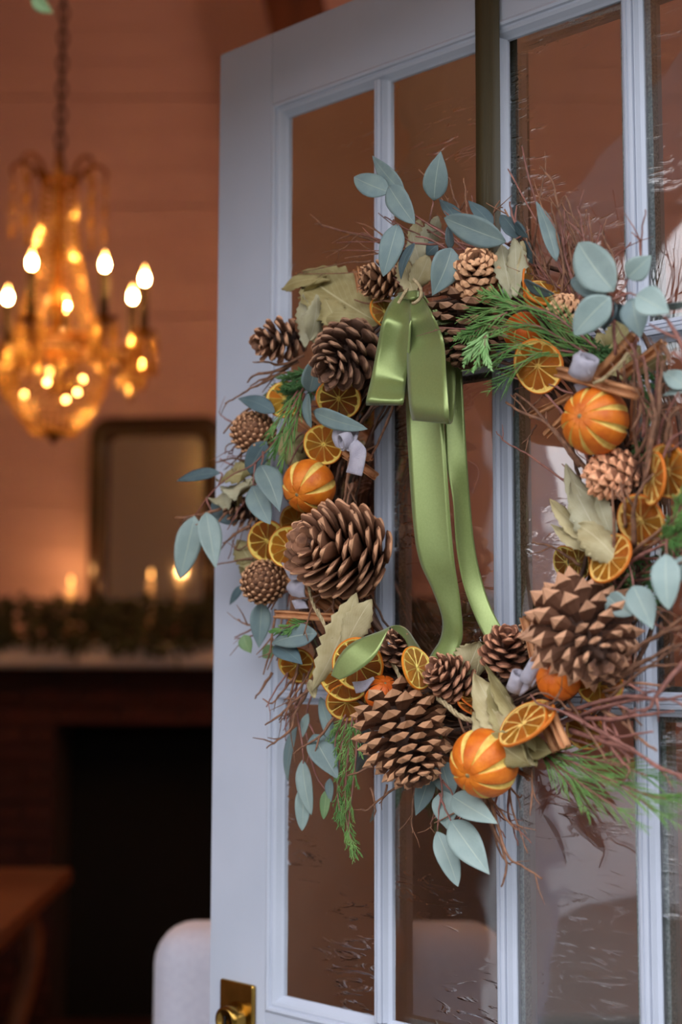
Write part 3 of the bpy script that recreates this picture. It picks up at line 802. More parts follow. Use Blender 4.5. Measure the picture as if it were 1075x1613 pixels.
t2 = Q([(690, 500, .050, 722, 500, .040), (696, 580, .052, 728, 580, .042), (700, 650, .054, 732, 655, .042), (704, 730, .054, 737, 735, .040), (714, 790, .052, 741, 790, .036), (719, 860, .048, 749, 865, .032), (730, 920, .042, 763, 925, .028), (748, 970, .036, 778, 965, .028), (768, 1010, .034, 798, 1000, .03), (790, 1040, .036, 815, 1022, .034)])
obj('tail', strip(MB(), t2, .00035, 8, 8, bow=[0, .002, .002, .0, .002, .002, .001, 0, 0, 0]), 'ribbon_satin', rib)
t3 = Q([(668, 1030, .036, 640, 1062, .05), (655, 1010, .045, 646, 1040, .058), (640, 990, .062, 640, 1010, .066), (622, 985, .080, 618, 990, .082), (598, 995, .094, 612, 992, .096), (570, 1005, .104, 596, 1026, .106), (548, 1018, .110, 580, 1045, .110), (532, 1038, .112, 555, 1062, .112), (522, 1064, .112, 535, 1071, .112)])
o = obj('tail', strip(MB(), t3, .00035, 7, 7), 'ribbon_satin', rib); o['label'] = 'ribbon end folded over the orange slices'

# ------------------------------------------------------------------ wreath
WU, WV, WR = 0.392, 0.597, 0.19
wreath = empty('wreath', D(WU, WV, .04))
tag(wreath, 'round twig wreath of pine cones, dried oranges, cinnamon and eucalyptus hung on the glazed door', 'wreath')
def ringpt(a, r, n): return D(WU + math.cos(a) * r, WV - math.sin(a) * r, n)
mb = MB()
for i in range(70):
    r0, n0 = WR + random.gauss(0, .018), .034 + random.gauss(0, .011)
    ph1, ph2, a0 = rnd(0, 6.3), rnd(0, 6.3), rnd(0, 6.3)
    span = rnd(2.5, 6.0); k = int(span * 16)
    a1, a2 = rnd(.004, .012), rnd(.003, .009)
    pts = [ringpt(a0 + span * j / k, r0 + a1 * math.sin(5 * a0 + 3 * span * j / k + ph1), max(.006, n0 + a2 * math.sin(4 * span * j / k + ph2))) + rv(.0012) for j in range(k + 1)]
    mb.tube(pts, [rnd(.0011, .0023)] * (k + 1), 5)
obj('vine_ring', mb, 'vine_bark', wreath, origin=D(WU, WV, .04), kind='stuff', label='dark vine ring under the decorations')
def stick(w): return w

# ---- pine cones
def scale_mesh(kind):
    mb = MB()
    if kind == 'open':
        rings = [(0, .16, .05, -.07), (.4, .28, .06, -.08), (.68, .42, .08, -.12), (.84, .50, .15, -.20)]
        tipx, tipz = 1.06, -.10
    elif kind == 'petal':
        rings = [(0, .16, .05, -.06), (.35, .30, .04, -.07), (.65, .47, .05, -.10), (.82, .52, .05, -.15), (.94, .42, .03, -.14), (1.0, .22, .0, -.13)]
        tipx, tipz = 1.03, -.08
    elif kind == 'spoon':
        rings = [(0, .14, .06, -.06), (.45, .24, .06, -.08), (.72, .46, .09, -.11), (.9, .48, .12, -.16), (.98, .26, .06, -.12)]
        tipx, tipz = 1.02, -.05
    elif kind == 'dome':
        rings = [(0, .3, .2, -.2), (.35, .55, .42, -.2), (.7, .6, .5, -.2), (.93, .38, .36, -.2)]
        tipx, tipz = 1.02, .05
    else:
        rings = [(0, .2, .08, -.08), (.4, .42, .12, -.12), (.75, .56, .2, -.24), (.92, .42, .2, -.26)]
        tipx, tipz = 1.0, -.06
    for x, w, t, b in rings:
        mb.v += [Vector((x - (.10 if x > .6 else 0) * 1.0, -w, (t + b) / 2)), Vector((x, -w * .5, b * .8)), Vector((x, w * .5, b * .8)), Vector((x - (.10 if x > .6 else 0), w, (t + b) / 2)), Vector((x, w * .45, t)), Vector((x, -w * .45, t))]
    n = 6
    for i in range(len(rings) - 1):
        for j in range(n):
            j2 = (j + 1) % n
            mb.face((i * n + j, i * n + j2, (i + 1) * n + j2, (i + 1) * n + j), 0 if i == 0 else (2 if i < len(rings) - 2 else (1 if j in (0, 1, 2) else 2)))
    b = len(mb.v); mb.v.append(Vector((tipx, 0, tipz)))
    for j in range(n): mb.face(((len(rings) - 1) * n + j, (len(rings) - 1) * n + (j + 1) % n, b), 1)
    return mb
SCALE = {k: scale_mesh(k) for k in ('open', 'spoon', 'closed', 'petal', 'dome')}
SCALE_ME = {k: SCALE[k].mesh('scale', ['cone_body', 'cone_tip', 'cone_mid'], Vector(), k in ('petal', 'spoon', 'dome')) for k in SCALE}
ALLSC = []
def cone(px, py, n, L, W, ang, tilt, kind, N, label, el0=-5, el1=70, sw=.42, color=(1, 1, 1), base=.75, apexw=.22, peak=.3, jit=8):
    c = P(px, py, n); k = mpp(c)
    L, R = L * k, W * k / 2
    z = axis3(c, ang, tilt); x, y, z = frame_z(z, roll=rnd(0, 6))
    e = empty('pine_cone', c, wreath, label)
    M0 = mat4(x, y, z, c - z * (L / 2))
    core = MB().lathe([(0, 0), (R * .2, L * .02), (R * .32, L * .25), (R * .26, L * .55), (R * .12, L * .85), (0, L * .92)], Vector(), ez, 10)
    core.v = [M0 @ q for q in core.v]
    obj('core', core, 'cone_body', e, color=tuple(.6 * v for v in color))
    for i in range(N):
        t = (i + .5) / N
        if t < peak: prof = base + (1 - base) * math.sin(t / peak * PI / 2)
        else: prof = apexw + (1 - apexw) * math.cos((t - peak) / (1 - peak) * PI / 2) ** .85
        ro = R * prof
        el = math.radians(el0 + (el1 - el0) * t ** 1.15 + rnd(-jit, jit))
        rc = R * (.18 + .1 * math.sin(t * PI)) * (1 - .5 * t)
        s = max((ro - rc) / max(math.cos(el), .45), R * .22) * rnd(.9, 1.08)
        zc = L * (.06 + .84 * t ** .92) - s * math.sin(el) * .35
        a = i * 2.39996 + rnd(-.09, .09)
        rd = Vector((math.cos(a), math.sin(a), 0))
        sx = rd * math.cos(el) + ez * math.sin(el); sz = -rd * math.sin(el) + ez * math.cos(el); sy = sz.cross(sx)
        w = R * sw * 2 * (.45 + .55 * prof) * rnd(.92, 1.08)
        w = min(w, s * 1.5)
        Ms = M0 @ mat4(sx, sy, sz, rd * rc + ez * zc) @ Matrix.Diagonal((s, w * .5 * 2 * .8, w * .8, 1))
        tip = Ms @ Vector((1, 0, 0))
        face = max(0.0, (Ms.to_3x3() @ Vector((1, 0, 0))).normalized().dot((CAM - tip).normalized()) + .35)
        cf = (tip - c).dot((CAM - c).normalized())
        ALLSC.append([(w / k) ** 2 * (face if cf > -R * .1 else 0), e, kind, Ms, color, M0])
    return e
def finish_scales():
    ALLSC.sort(key=lambda q: -q[0])
    rest = {}
    for i, (sc_, e, kind, Ms, color, M0) in enumerate(ALLSC):
        if i < 300:
            inst('scale', SCALE_ME[kind], Ms, e, color=color)
        else: rest.setdefault(e.name, (e, color, []))[2].append((kind, Ms))
    for nm, (e, color, lst) in rest.items():
        mb = MB()
        for kind, Ms in lst:
            b = len(mb.v); s = SCALE[kind]
            mb.v += [Ms @ q for q in s.v]
            for f, m_ in zip(s.f, s.m): mb.face(tuple(b + i for i in f), m_)
        obj('small_scales', mb, ['cone_body', 'cone_tip', 'cone_mid'], e, smooth=False, kind='stuff', color=color)
def knob_cone(px, py, n, W, H, ang, tilt, N, label, color):
    c = P(px, py, n); k = mpp(c); R = W * k / 2; Rz = H * k / 2
    x, y, z = frame_z(axis3(c, ang, tilt), roll=rnd(0, 6))
    M0 = mat4(x, y, z, c)
    e = empty('pine_cone', c, wreath, label)
    core = MB().lathe([(R * .97 * math.sin(PI * i / 14), Rz * .97 * math.cos(PI * i / 14)) for i in range(15)], Vector(), ez, 24)
    core.v = [M0 @ q for q in core.v]
    obj('core', core, 'cone_mid', e, color=color)
    for i in range(N):
        t = (i + .5) / N
        ct = 1 - 1.75 * t; th = math.acos(ct); a = i * 2.39996
        rd = Vector((math.cos(a), math.sin(a), 0))
        nrm = (rd * math.sin(th) / R + ez * math.cos(th) / Rz).normalized()
        down = (rd * math.cos(th) - ez * math.sin(th)); down = (down - nrm * down.dot(nrm)).normalized()
        p = rd * R * math.sin(th) + ez * Rz * math.cos(th)
        w = R * 2.25 / math.sqrt(N) * (1.02 if t > .04 else .8)
        sx = (-down * .9 + nrm * .45).normalized(); sy = down.cross(nrm); sz = sx.cross(sy)
        if sz.dot(nrm) < 0: sy, sz = -sy, -sz
        Ms = M0 @ mat4(sx, sy, sz, p - nrm * w * .35 + down * w * .5) @ Matrix.Diagonal((w * 1.75, w * 1.12, w * .9, 1))
        ALLSC.append([(w * 1.9 / k) ** 2 * max(0, (M0.to_3x3() @ nrm).dot((CAM - c).normalized())), e, 'dome', Ms, color, M0])
    return e
BR, TAN, GRY, RED = (1, 1, 1), (1.45, 1.4, 1.25), (1.25, 1.2, 1.18), (1.3, 1.05, 1.0)
DK = (.78, .74, .72)
cone(540, 868, .070, 158, 156, 165, 32, 'petal', 92, 'large open pine cone below the scored orange on the left of the wreath', el0=30, el1=64, sw=.36, color=(1.35, 1.25, 1.16))
cone(546, 560, .075, 118, 112, 215, 48, 'spoon', 70, 'dark open pine cone left of the satin bow', color=DK, el0=5, sw=.34)
cone(439, 536, .065, 84, 76, 190, 25, 'spoon', 46, 'small pine cone with tan tips sticking out at the upper left', color=GRY, el0=0)
knob_cone(399, 681, .062, 66, 54, 100, 42, 120, 'closed tan pine cone with domed scales above the leaf sprig on the left edge', TAN)
knob_cone(416, 917, .062, 68, 56, 110, 48, 120, 'closed tan pine cone with domed scales at the lower left beside the slices', TAN)
cone(384, 806, .045, 66, 58, 160, 15, 'spoon', 40, 'small dark pine cone half hidden behind eucalyptus leaves at the left edge', color=DK)
cone(601, 443, .055, 70, 66, 175, 10, 'spoon', 56, 'small pine cone under the hanging eucalyptus leaf left of the knot', color=TAN, el0=25, el1=65)
cone(752, 432, .075, 80, 84, 95, 42, 'closed', 74, 'light-tipped pine cone sitting at the top of the wreath right of the bow', color=TAN, el0=0, el1=68, sw=.36, base=.8)
cone(738, 515, .058, 150, 138, 262, 18, 'open', 84, 'big dark pine cone right of the bow with the pale green cedar tip', color=DK, el0=-12, el1=45, sw=.27)
cone(891, 490, .062, 62, 56, 150, 20, 'closed', 70, 'closed tan pine cone behind the top right eucalyptus leaves', color=TAN, el0=20, el1=65)
cone(968, 745, .070, 92, 84, 200, -15, 'closed', 90, 'closed pinkish tan pine cone under the striped orange on the right', color=(1.5, 1.3, 1.2), el0=30, el1=65, sw=.3, base=.6)
cone(924, 1000, .085, 165, 195, 305, 50, 'open', 78, 'largest pine cone with pale pink tips at the lower right', color=(1.25, 1.15, 1.12), el0=-8, el1=42, sw=.215)
cone(795, 1024, .060, 76, 80, 80, 35, 'spoon', 48, 'small reddish pine cone beside the cinnamon stick at the bottom', color=RED, el0=0)
cone(709, 1067, .068, 76, 76, 150, 30, 'spoon', 54, 'small reddish tan pine cone above the big bottom cone', color=(1.35, 1.15, 1.1), el0=5)
cone(640, 1168, .085, 168, 155, 290, 22, 'open', 96, 'large brown pine cone at the bottom with downward pointing scales', color=(1.12, 1.02, .9), el0=-15, el1=45, sw=.27)
cone(624, 1020, .058, 66, 56, 80, 30, 'spoon', 44, 'small pine cone tucked under the folded ribbon end', color=GRY)
cone(848, 1000, .052, 50, 64, 180, 10, 'spoon', 40, 'small tan-tipped pine cone behind the largest cone', color=TAN)
finish_scales()

# ---- orange slices
RIND_W = .10
def seg_mesh(na, seed):
    random.seed(seed)
    mb = MB(); h = PI / na * .985; r1 = 1 - RIND_W - .02; nr, nt = 5, 6
    for side in (1, -1):
        b = len(mb.v)
        for i in range(nr + 1):
            r = .08 + (r1 - .08) * i / nr
            for j in range(nt + 1):
                c = j / nt * 2 - 1
                hh = h - .012 / max(r, .12)
                edge = (i in (0, nr) or j in (0, nt))
                rr = r - (.07 * abs(c) ** 3 if i == nr else 0)
                zz = .012 if edge else .05 + rnd(-.03, .03)
                mb.v.append(Vector((math.cos(c * hh) * rr, math.sin(c * hh) * rr, zz * side)))
        for i in range(nr):
            for j in range(nt):
                q = (b + i * (nt + 1) + j, b + (i + 1) * (nt + 1) + j, b + (i + 1) * (nt + 1) + j + 1, b + i * (nt + 1) + j + 1)
                mb.face(q if side > 0 else q[::-1])
    return mb.mesh('segment', ['pulp'], Vector())
SEGS = {na: seg_mesh(na, na) for na in (8, 9, 10, 11)}
random.seed(11)
def slice_disc(px, py, n, a, nang, ntilt, label, na=10, th=.075, pulp=(1, 1, 1), rind=(1, 1, 1), squash=1.0):
    """a: radius in pixels; the face looks along (nang, ntilt): ntilt 90 faces the camera"""
    c = P(px, py, n); k = mpp(c); R = a * k
    z = axis3(c, nang, ntilt); x, y, z = frame_z(z, roll=rnd(0, 6))
    wob = [rnd(-.02, .02) for _ in range(6)]
    def rad(t): return 1 + sum(w * math.cos((i + 2) * t + i) for i, w in enumerate(wob[:3]))
    warp = rnd(.02, .07); wp = rnd(0, 6)
    def wz(t, r): return warp * r * r * math.cos(2 * t + wp)
    S = 44; mb = MB(); rows = []
    prof = [(1 - RIND_W, th * .5), (1 - RIND_W * .55, th * .75), (1 - RIND_W * .2, th * .8), (1.0, th * .35), (1.0, -th * .35), (1 - RIND_W * .2, -th * .8), (1 - RIND_W * .55, -th * .75), (1 - RIND_W, -th * .5)]
    for r, h in prof: rows.append([Vector((math.cos(2 * PI * j / S) * r * rad(2 * PI * j / S), math.sin(2 * PI * j / S) * r * rad(2 * PI * j / S) * squash, h + wz(2 * PI * j / S, r))) for j in range(S)])
    b = mb.grid(rows, 0, wrap=True)
    for i in range(len(mb.m)):
        if (i // S) in (0, 6): mb.m[i] = 1
    # membrane web: a thin disc of pith with raised spokes
    for sd in (1, -1):
        rr = [[Vector((math.cos(2 * PI * j / S) * r * rad(2 * PI * j / S), math.sin(2 * PI * j / S) * r * rad(2 * PI * j / S) * squash, sd * .004 + wz(2 * PI * j / S, r))) for j in range(S)] for r in (1 - RIND_W * .8, .6, .3, .02)]
        mb.grid(rr, 1, wrap=True)
    for q in range(na):
        t = 2 * PI * (q + .5) / na; d = Vector((math.cos(t), math.sin(t) * squash, 0)); s_ = Vector((-math.sin(t), math.cos(t), 0))
        for sd in (1, -1):
            bb = len(mb.v)
            for r, w, h in ((.03, .03, .06), (.45, .011, .066), (1 - RIND_W, .016, .06)):
                w_ = ez * wz(t, r)
                mb.v += [d * r - s_ * w + w_, d * r + ez * (h * sd) + w_, d * r + s_ * w + w_]
            for i in range(2):
                for j in range(2): mb.face((bb + i * 3 + j, bb + i * 3 + j + 1, bb + i * 3 + j + 4, bb + i * 3 + j + 3), 1)
    M0 = mat4(x, y, z, c) @ Matrix.Scale(R, 4)
    o = bpy.data.objects.new('orange_slice', mb.mesh('orange_slice', ['rind', 'pith'], Vector()))
    place(o, M0, wreath); o['label'] = label; o.color = (*rind, 1)
    for q in range(na):
        t = 2 * PI * q / na
        inst('segment', SEGS[na], M0 @ Matrix.Diagonal((1, squash, 1, 1)) @ Matrix.Translation(ez * wz(t, .6)) @ Matrix.Rotation(t, 4, 'Z'), o, color=tuple(p * rnd(.85, 1.12) for p in pulp))
    return o
BRN, AMB, YEL, PAL = (.72, .62, .6), (1.15, 1.2, .9), (1.5, 1.9, 1.6), (1.45, 1.95, 2.6)
LEM = (1.2, 1.5, 1.4)
slice_disc(449, 629, .058, 31, 120, 66, 'yellow dried slice behind the cedar sprig at the upper left', pulp=YEL, rind=(1.15, 1.35, 1.2))
slice_disc(534, 628, .060, 36, 250, 68, 'dark dried orange slice under the dark upper left cone', pulp=BRN, rind=(1.1, 1.25, 1))
slice_disc(510, 700, .062, 33, 200, 72, 'dried orange slice above the scored orange on the left', pulp=AMB, rind=(1.1, 1.25, 1))
slice_disc(466, 822, .050, 28, 170, 70, 'dried slice mostly hidden behind the large left cone', pulp=AMB)
slice_disc(421, 852, .058, 34, 200, 66, 'dried orange slice beside the leaves, left of its pair', pulp=(.9, .85, .7), rind=(1.1, 1.25, 1))
slice_disc(455, 862, .064, 34, 160, 70, 'dried orange slice overlapping its pair left of the large cone', pulp=AMB, rind=(1.1, 1.25, 1))
slice_disc(606, 492, .045, 28, 30, 45, 'pale dried lemon slice squeezed in left of the bow', pulp=PAL, rind=LEM)
slice_disc(848, 577, .080, 44, 200, 60, 'bright dried orange slice under the cedar at the upper right', na=10, pulp=(1.25, 1.2, .9), rind=(1.08, 1.1, 1))
slice_disc(866, 463, .062, 40, 75, 26, 'tilted dried slice under the top twigs, the upper of two', pulp=(1.2, 1.25, .8))
slice_disc(864, 472, .058, 40, 75, 24, 'tilted dried slice under the top twigs, the lower of two', pulp=AMB)
slice_disc(832, 446, .055, 30, 0, 14, 'edge-on dried slice beside the grey dry leaves at the top', pulp=YEL)
slice_disc(1054, 742, .085, 44, 190, 48, 'dried orange slice with a pale rim at the right edge', pulp=(1.3, 1.3, .8))
slice_disc(1031, 754, .092, 42, 175, 22, 'narrow tilted dried slice leaning on the one at the right edge', pulp=(1.3, 1.3, .8))
slice_disc(1011, 820, .080, 43, 205, 55, 'dried orange slice under the closed cone on the right', pulp=(1.1, 1.0, .8))
slice_disc(962, 880, .085, 43, 148, 38, 'tilted dried slice beside the dry leaves on the right', pulp=(1.3, 1.25, .9))
slice_disc(893, 886, .045, 28, 200, 48, 'thin brown slice ring behind the dry leaves on the right', pulp=(.7, .8, .9), rind=(.8, 1.0, 1))
slice_disc(912, 886, .05, 28, 190, 40, 'thin brown slice leaning behind the tilted right slice', pulp=(.7, .8, .9), rind=(.8, 1.0, 1))
slice_disc(468, 1048, .055, 30, 240, 60, 'dried slice below the dark eucalyptus leaves at the lower left', pulp=AMB, rind=(1.1, 1.25, 1))
slice_disc(545, 1064, .070, 43, 225, 68, 'big brown dried slice under the folded ribbon end', pulp=(.85, .75, .68), rind=(1.1, 1.25, 1))
slice_disc(564, 1046, .080, 43, 220, 66, 'brown dried slice overlapped by the folded ribbon end', pulp=(.85, .75, .68), rind=(1.1, 1.25, 1))
slice_disc(546, 1106, .060, 33, 265, 60, 'amber dried slice lowest of the three beside the small orange', pulp=(1.1, 1.0, .7), rind=(1.1, 1.2, 1))
slice_disc(657, 1052, .088, 36, 20, 38, 'pale yellow dried slice standing above the big bottom cone', pulp=PAL, rind=LEM)
slice_disc(824, 1141, .100, 46, 130, 32, 'tilted dried slice over the dry leaves at the bottom, the front of two', pulp=(1.3, 1.3, .9))
slice_disc(836, 1136, .094, 46, 130, 30, 'tilted dried slice over the dry leaves at the bottom, the back of two', pulp=(1.3, 1.3, .9))
slice_disc(945, 1078, .062, 38, 260, 62, 'dried slice below the largest cone', pulp=(1.0, .95, .7), rind=(1.1, 1.25, 1))
slice_disc(922, 1150, .045, 33, 215, 60, 'dark dried slice behind the twigs at the lower right', pulp=(.95, .9, .6))
slice_disc(476, 986, .045, 24, 250, 50, 'small piece of orange slice behind the lower cinnamon sticks', pulp=(1.2, .9, .5))
slice_disc(743, 1112, .058, 24, 60, 28, 'dark orange slice edge beside the jute cord', pulp=BRN, rind=(1, .8, .6))
slice_disc(747, 1104, .055, 24, 60, 26, 'dark orange slice edge behind the first beside the jute cord', pulp=BRN, rind=(1, .8, .6))

# ---- whole oranges, scored
def whole(px, py, n, a, pang, ptilt, label, nslit=9, sw=.12, color=(1, 1, 1), flat=.93, slit='slit_pith', t0=.1, t1=.82, dark=False):
    c = P(px, py, n); k = mpp(c); R = a * k
    x, y, z = frame_z(axis3(c, pang, ptilt), roll=rnd(0, 6))
    NA, NB = nslit * 14, 40
    mb = MB(); rows = []
    per = 14
    for i in range(NB + 1):
        th = PI * i / NB; row = []
        for j in range(NA):
            q = j % per; base = 2 * PI * (j // per) / nslit
            s = (th / PI - t0) / (t1 - t0)
            w = sw * (max(0, math.sin(max(0, min(1, s)) * PI)) ** .6) if nslit else 0
            half = w / 2
            pos = [-half * 1.0, -half * .6, 0, half * .6, half * 1.0]
            full = 2 * PI / nslit
            if q < 5: ph_ = base + pos[q]; d = -(0.0, .05, .07, .05, 0.0)[q] * (1 if w > .01 else 0)
            else:
                ph_ = base + half + (full - 2 * half) * (q - 4) / (per - 4); d = .012 * math.sin(PI * (q - 4) / (per - 4)) * math.sin(th)
            r = (1 + d) * (1 - .06 * math.exp(-(th / .22) ** 2) - .05 * math.exp(-((PI - th) / .22) ** 2))
            row.append(M3(x, y, z, c, R, Vector((math.sin(th) * math.cos(ph_) * r, math.sin(th) * math.sin(ph_) * r, math.cos(th) * r * flat))))
        rows.append(row)
    mb.grid(rows, 0, wrap=True)
    for i in range(NB):
        s = ((i + .5) / NB - t0) / (t1 - t0)
        for j in range(NA):
            if j % per < 4 and 0.02 < s < .98: mb.m[i * NA + j] = 1
    o = obj('scored_orange', mb, ['rind', slit], wreath, origin=c, label=label, color=color)
    p = c + z * R * flat * .93
    mbb = MB().lathe([(0, R * .035), (R * .05, R * .03), (R * .09, R * .0), (R * .09, -R * .06)], p, z, 10)
    obj('stem_button', mbb, 'stem_button', o)
    return o
def M3(x, y, z, c, R, v): return c + (x * v.x + y * v.y + z * v.z) * R
whole(487, 766, .072, 43, 215, 52, 'scored orange with pale slits on the left above the large cone', nslit=7, sw=.26)
whole(938, 663, .090, 54, 162, 58, 'large striped orange at the upper right under the cinnamon sticks', nslit=10, sw=.20, color=(1.0, .95, 1))
whole(763, 1202, .095, 55, 218, 48, 'large scored orange at the bottom beside the hanging leaves', nslit=8, sw=.24, color=(1.05, 1, 1))
whole(826, 523, .055, 33, 100, 40, 'reddish orange half covered by the cedar sprig at the upper right', nslit=8, sw=.10, color=(1, .7, .7))
whole(881, 1068, .078, 36, 150, 62, 'small smooth orange under the largest cone', nslit=7, sw=.05, color=(1, .82, .6), slit='rind_dark' if False else 'rind')
mat('dark_slit', (70, 34, 14), (40, 20, 10), rough=.8)
whole(603, 1092, .072, 29, 75, 50, 'small orange with dark slits beside the big bottom cone', nslit=7, sw=.14, color=(1, .72, .6), slit='dark_slit', t1=.7)

# ---- leaves
OUT = {'euc': [(0, .05), (.06, .3), (.15, .66), (.28, .93), (.4, 1.0), (.55, .93), (.7, .73), (.84, .42), (.94, .16), (1, .0)],
       'ov': [(0, .06), (.07, .42), (.18, .8), (.32, 1.0), (.5, .98), (.68, .82), (.84, .54), (.95, .22), (1, .0)],
       'dry': [(0, .04), (.08, .26), (.2, .56), (.34, .82), (.5, 1.0), (.64, .96), (.78, .76), (.9, .4), (1, .02)]}
def outline(kind, t):
    q = OUT[kind]
    for (a, b), (c, d) in zip(q, q[1:]):
        if t <= c: return b + (d - b) * (t - a) / (c - a)
    return 0.0
def leaf_mb(base, tip, width, roll=0, bend=.06, fold=.12, kind='euc', serr=0.0, wave=0.0, curl=0.0, tilt_n=None, K=14, cols=8, side=0.0):
    ax = tip - base; L = ax.length; ax.normalize()
    mid = (base + tip) / 2
    nr = tilt_n or (CAM - mid).normalized()
    nr = (nr - ax * nr.dot(ax)).normalized(); sd = ax.cross(nr)
    a = math.radians(roll)
    nr, sd = nr * math.cos(a) + sd * math.sin(a), sd * math.cos(a) - nr * math.sin(a)
    p1, p2, p3 = rnd(0, 6), rnd(0, 6), rnd(0, 6)
    mb = MB(); rows = []; uvs = []
    th = .00032
    for i in range(K + 1):
        t = i / K; h = outline(kind, t) * width / 2
        pos, ps_ = [], []
        for j in range(cols + 1):
            c = 2 * j / cols - 1
            e = 1.0
            if serr: e += serr * ((i % 2) * 2 - 1) * abs(c) ** 3
            lat = c * h * e
            up = bend * L * 4 * t * (1 - t) + fold * abs(lat) + wave * width * math.sin(p1 + 7 * t + 2.5 * c) * abs(c) ** .8 + wave * width * .6 * math.sin(p2 + 13 * t) * c - curl * width * c * c * math.sin(PI * min(1, t + .1))
            off = side * L * 4 * t * (1 - t)
            pos.append(base + ax * (t * L) + sd * (lat + off) + nr * up)
            ps_.append((j / cols, t))
        rows.append([q + nr * th for q in pos] + [q - nr * th for q in reversed(pos)])
        uvs.append(ps_ + ps_[::-1])
    b = mb.grid(rows, wrap=True)
    n = len(rows[0])
    for i in range(K + 1):
        for j in range(n): mb.uv[b + i * n + j] = uvs[i][j]
    mb.face(tuple(b + j for j in reversed(range(n))))
    return mb
def stem_path(pts, n=None, wob=0.0015):
    q = [P(*p) for p in pts]
    q = smooth_path(q, 4)
    return [a + rv(wob * .3) for a in q]
OUT['euc'] = [(0, .06), (.04, .3), (.1, .6), (.2, .88), (.32, 1.0), (.46, .98), (.6, .84), (.75, .58), (.88, .28), (.96, .1), (1, .0)]
def leaf(parent, bx, by, tx, ty, w, nb=.07, nt=None, roll=None, m='eucalyptus', kind='euc', petiole=None, **kw):
    nt = nb if nt is None else nt
    b, t = P(bx, by, nb), P(tx, ty, nt)
    k = mpp((b + t) / 2)
    if roll is None: roll = rnd(-18, 18)
    if kind == 'euc' and rnd(0, 1) < .4: kind = 'ov'
    kw.setdefault('bend', rnd(.02, .09)); kw.setdefault('fold', rnd(.05, .22)); kw.setdefault('side', rnd(-.03, .03))
    o = obj('leaf', leaf_mb(b, t, w * k, roll, kind=kind, **kw), m, parent, origin=b)
    if petiole:
        q = P(*petiole)
        mid = (q + b) / 2 + rv(.0015)
        obj('leaf_stalk', MB().tube(smooth_path([q, mid, b, b + (t - b) * .12], 3), [.0007] * 10, 5), 'sprig_stem', parent)
    return o
def sprig(label, stems, leaves, r=.0013, m='sprig_stem'):
    e = empty('eucalyptus_sprig', P(*stems[0][0]), wreath, label)
    for s in stems:
        q = stem_path(s); k = len(q)
        obj('stem', MB().tube(q, [r * (1 - .55 * i / k) for i in range(k)], 6), m, e)
    for a in leaves:
        a = dict(zip(('bx', 'by', 'tx', 'ty', 'w', 'nb', 'nt', 'roll', 'm', 'petiole'), a)) if isinstance(a, (tuple, list)) else a
        leaf(e, **{k_: v for k_, v in a.items() if v is not None})
    return e
EP, ED, EG = 'eucalyptus_pale', 'eucalyptus_dark', 'green_leaf'
sprig('eucalyptus sprig with large blue green leaves rising over the knot of the bow',
      [[(735, 395, .06), (705, 372, .07), (670, 350, .08), (640, 330, .085), (613, 300, .09)], [(700, 385, .07), (655, 383, .082), (632, 370, .085), (618, 350, .088)], [(715, 400, .065), (680, 378, .08), (655, 372, .085)], [(676, 352, .075), (680, 335, .08), (684, 312, .08)]],
      [(614, 303, 558, 279, 38, .088, .09, 12, None), (638, 306, 587, 245, 30, .084, .078, -20, None), (613, 293, 654, 353, 40, .094, .094, 15, None), (684, 316, 695, 238, 40, .082, .09, -5, None),
       (627, 353, 604, 436, 38, .094, .1, 10, None, (620, 346, .088)), (653, 383, 632, 440, 32, .09, .096, 62, ED), (712, 391, 681, 466, 50, .094, .104, -12, None), (708, 393, 706, 356, 24, .088, .09, 55, ED)])
sprig('eucalyptus sprig lying across the top of the wreath in front of the hanging strap',
      [[(830, 405, .05), (795, 382, .062), (755, 362, .07), (716, 345, .07), (700, 332, .068)], [(800, 385, .062), (822, 372, .06), (835, 362, .058)]],
      [(797, 381, 700, 343, 46, .082, .09, -10, None), (776, 356, 738, 316, 26, .066, .06, 35, ED), (820, 378, 790, 338, 38, .058, .055, 40, ED), (722, 352, 692, 314, 28, .062, .06, 40, ED),
       (812, 352, 833, 374, 22, .06, .062, 50, ED), (877, 412, 844, 316, 26, .07, .066, 20, None), (816, 386, 850, 416, 34, .052, .05, 20, ED), (826, 441, 874, 463, 26, .082, .08, 50, ED), (690, 386, 672, 402, 24, .062, .064, 20, ED)])
sprig('eucalyptus sprig with big soft leaves standing towards the camera at the upper right',
      [[(975, 600, .07), (968, 545, .1), (966, 500, .115), (966, 470, .12)], [(966, 475, .12), (985, 448, .115), (992, 435, .11)], [(966, 472, .12), (990, 462, .118), (1003, 466, .118)], [(1005, 470, .11), (1002, 560, .09), (990, 620, .07)]],
      [(968, 459, 912, 382, 64, .122, .118, -8, EP), (955, 466, 900, 440, 44, .112, .11, 20, None), (962, 468, 905, 528, 52, .126, .13, 10, EP), (965, 472, 952, 522, 40, .112, .112, 45, ED), (989, 438, 1027, 402, 40, .116, .112, 0, EP),
       (1003, 465, 1056, 494, 50, .128, .126, -8, EP), (996, 470, 1010, 532, 46, .112, .112, 8, None), (1046, 483, 1090, 474, 16, .115, .12, 40, None), (972, 480, 985, 512, 26, .1, .1, 35, ED), (1082, 612, 1044, 586, 34, .09, .088, 20, EP), (1078, 618, 1044, 624, 16, .09, .09, 60, EP),
       (1012, 648, 1016, 700, 24, .06, .06, 30, None)])
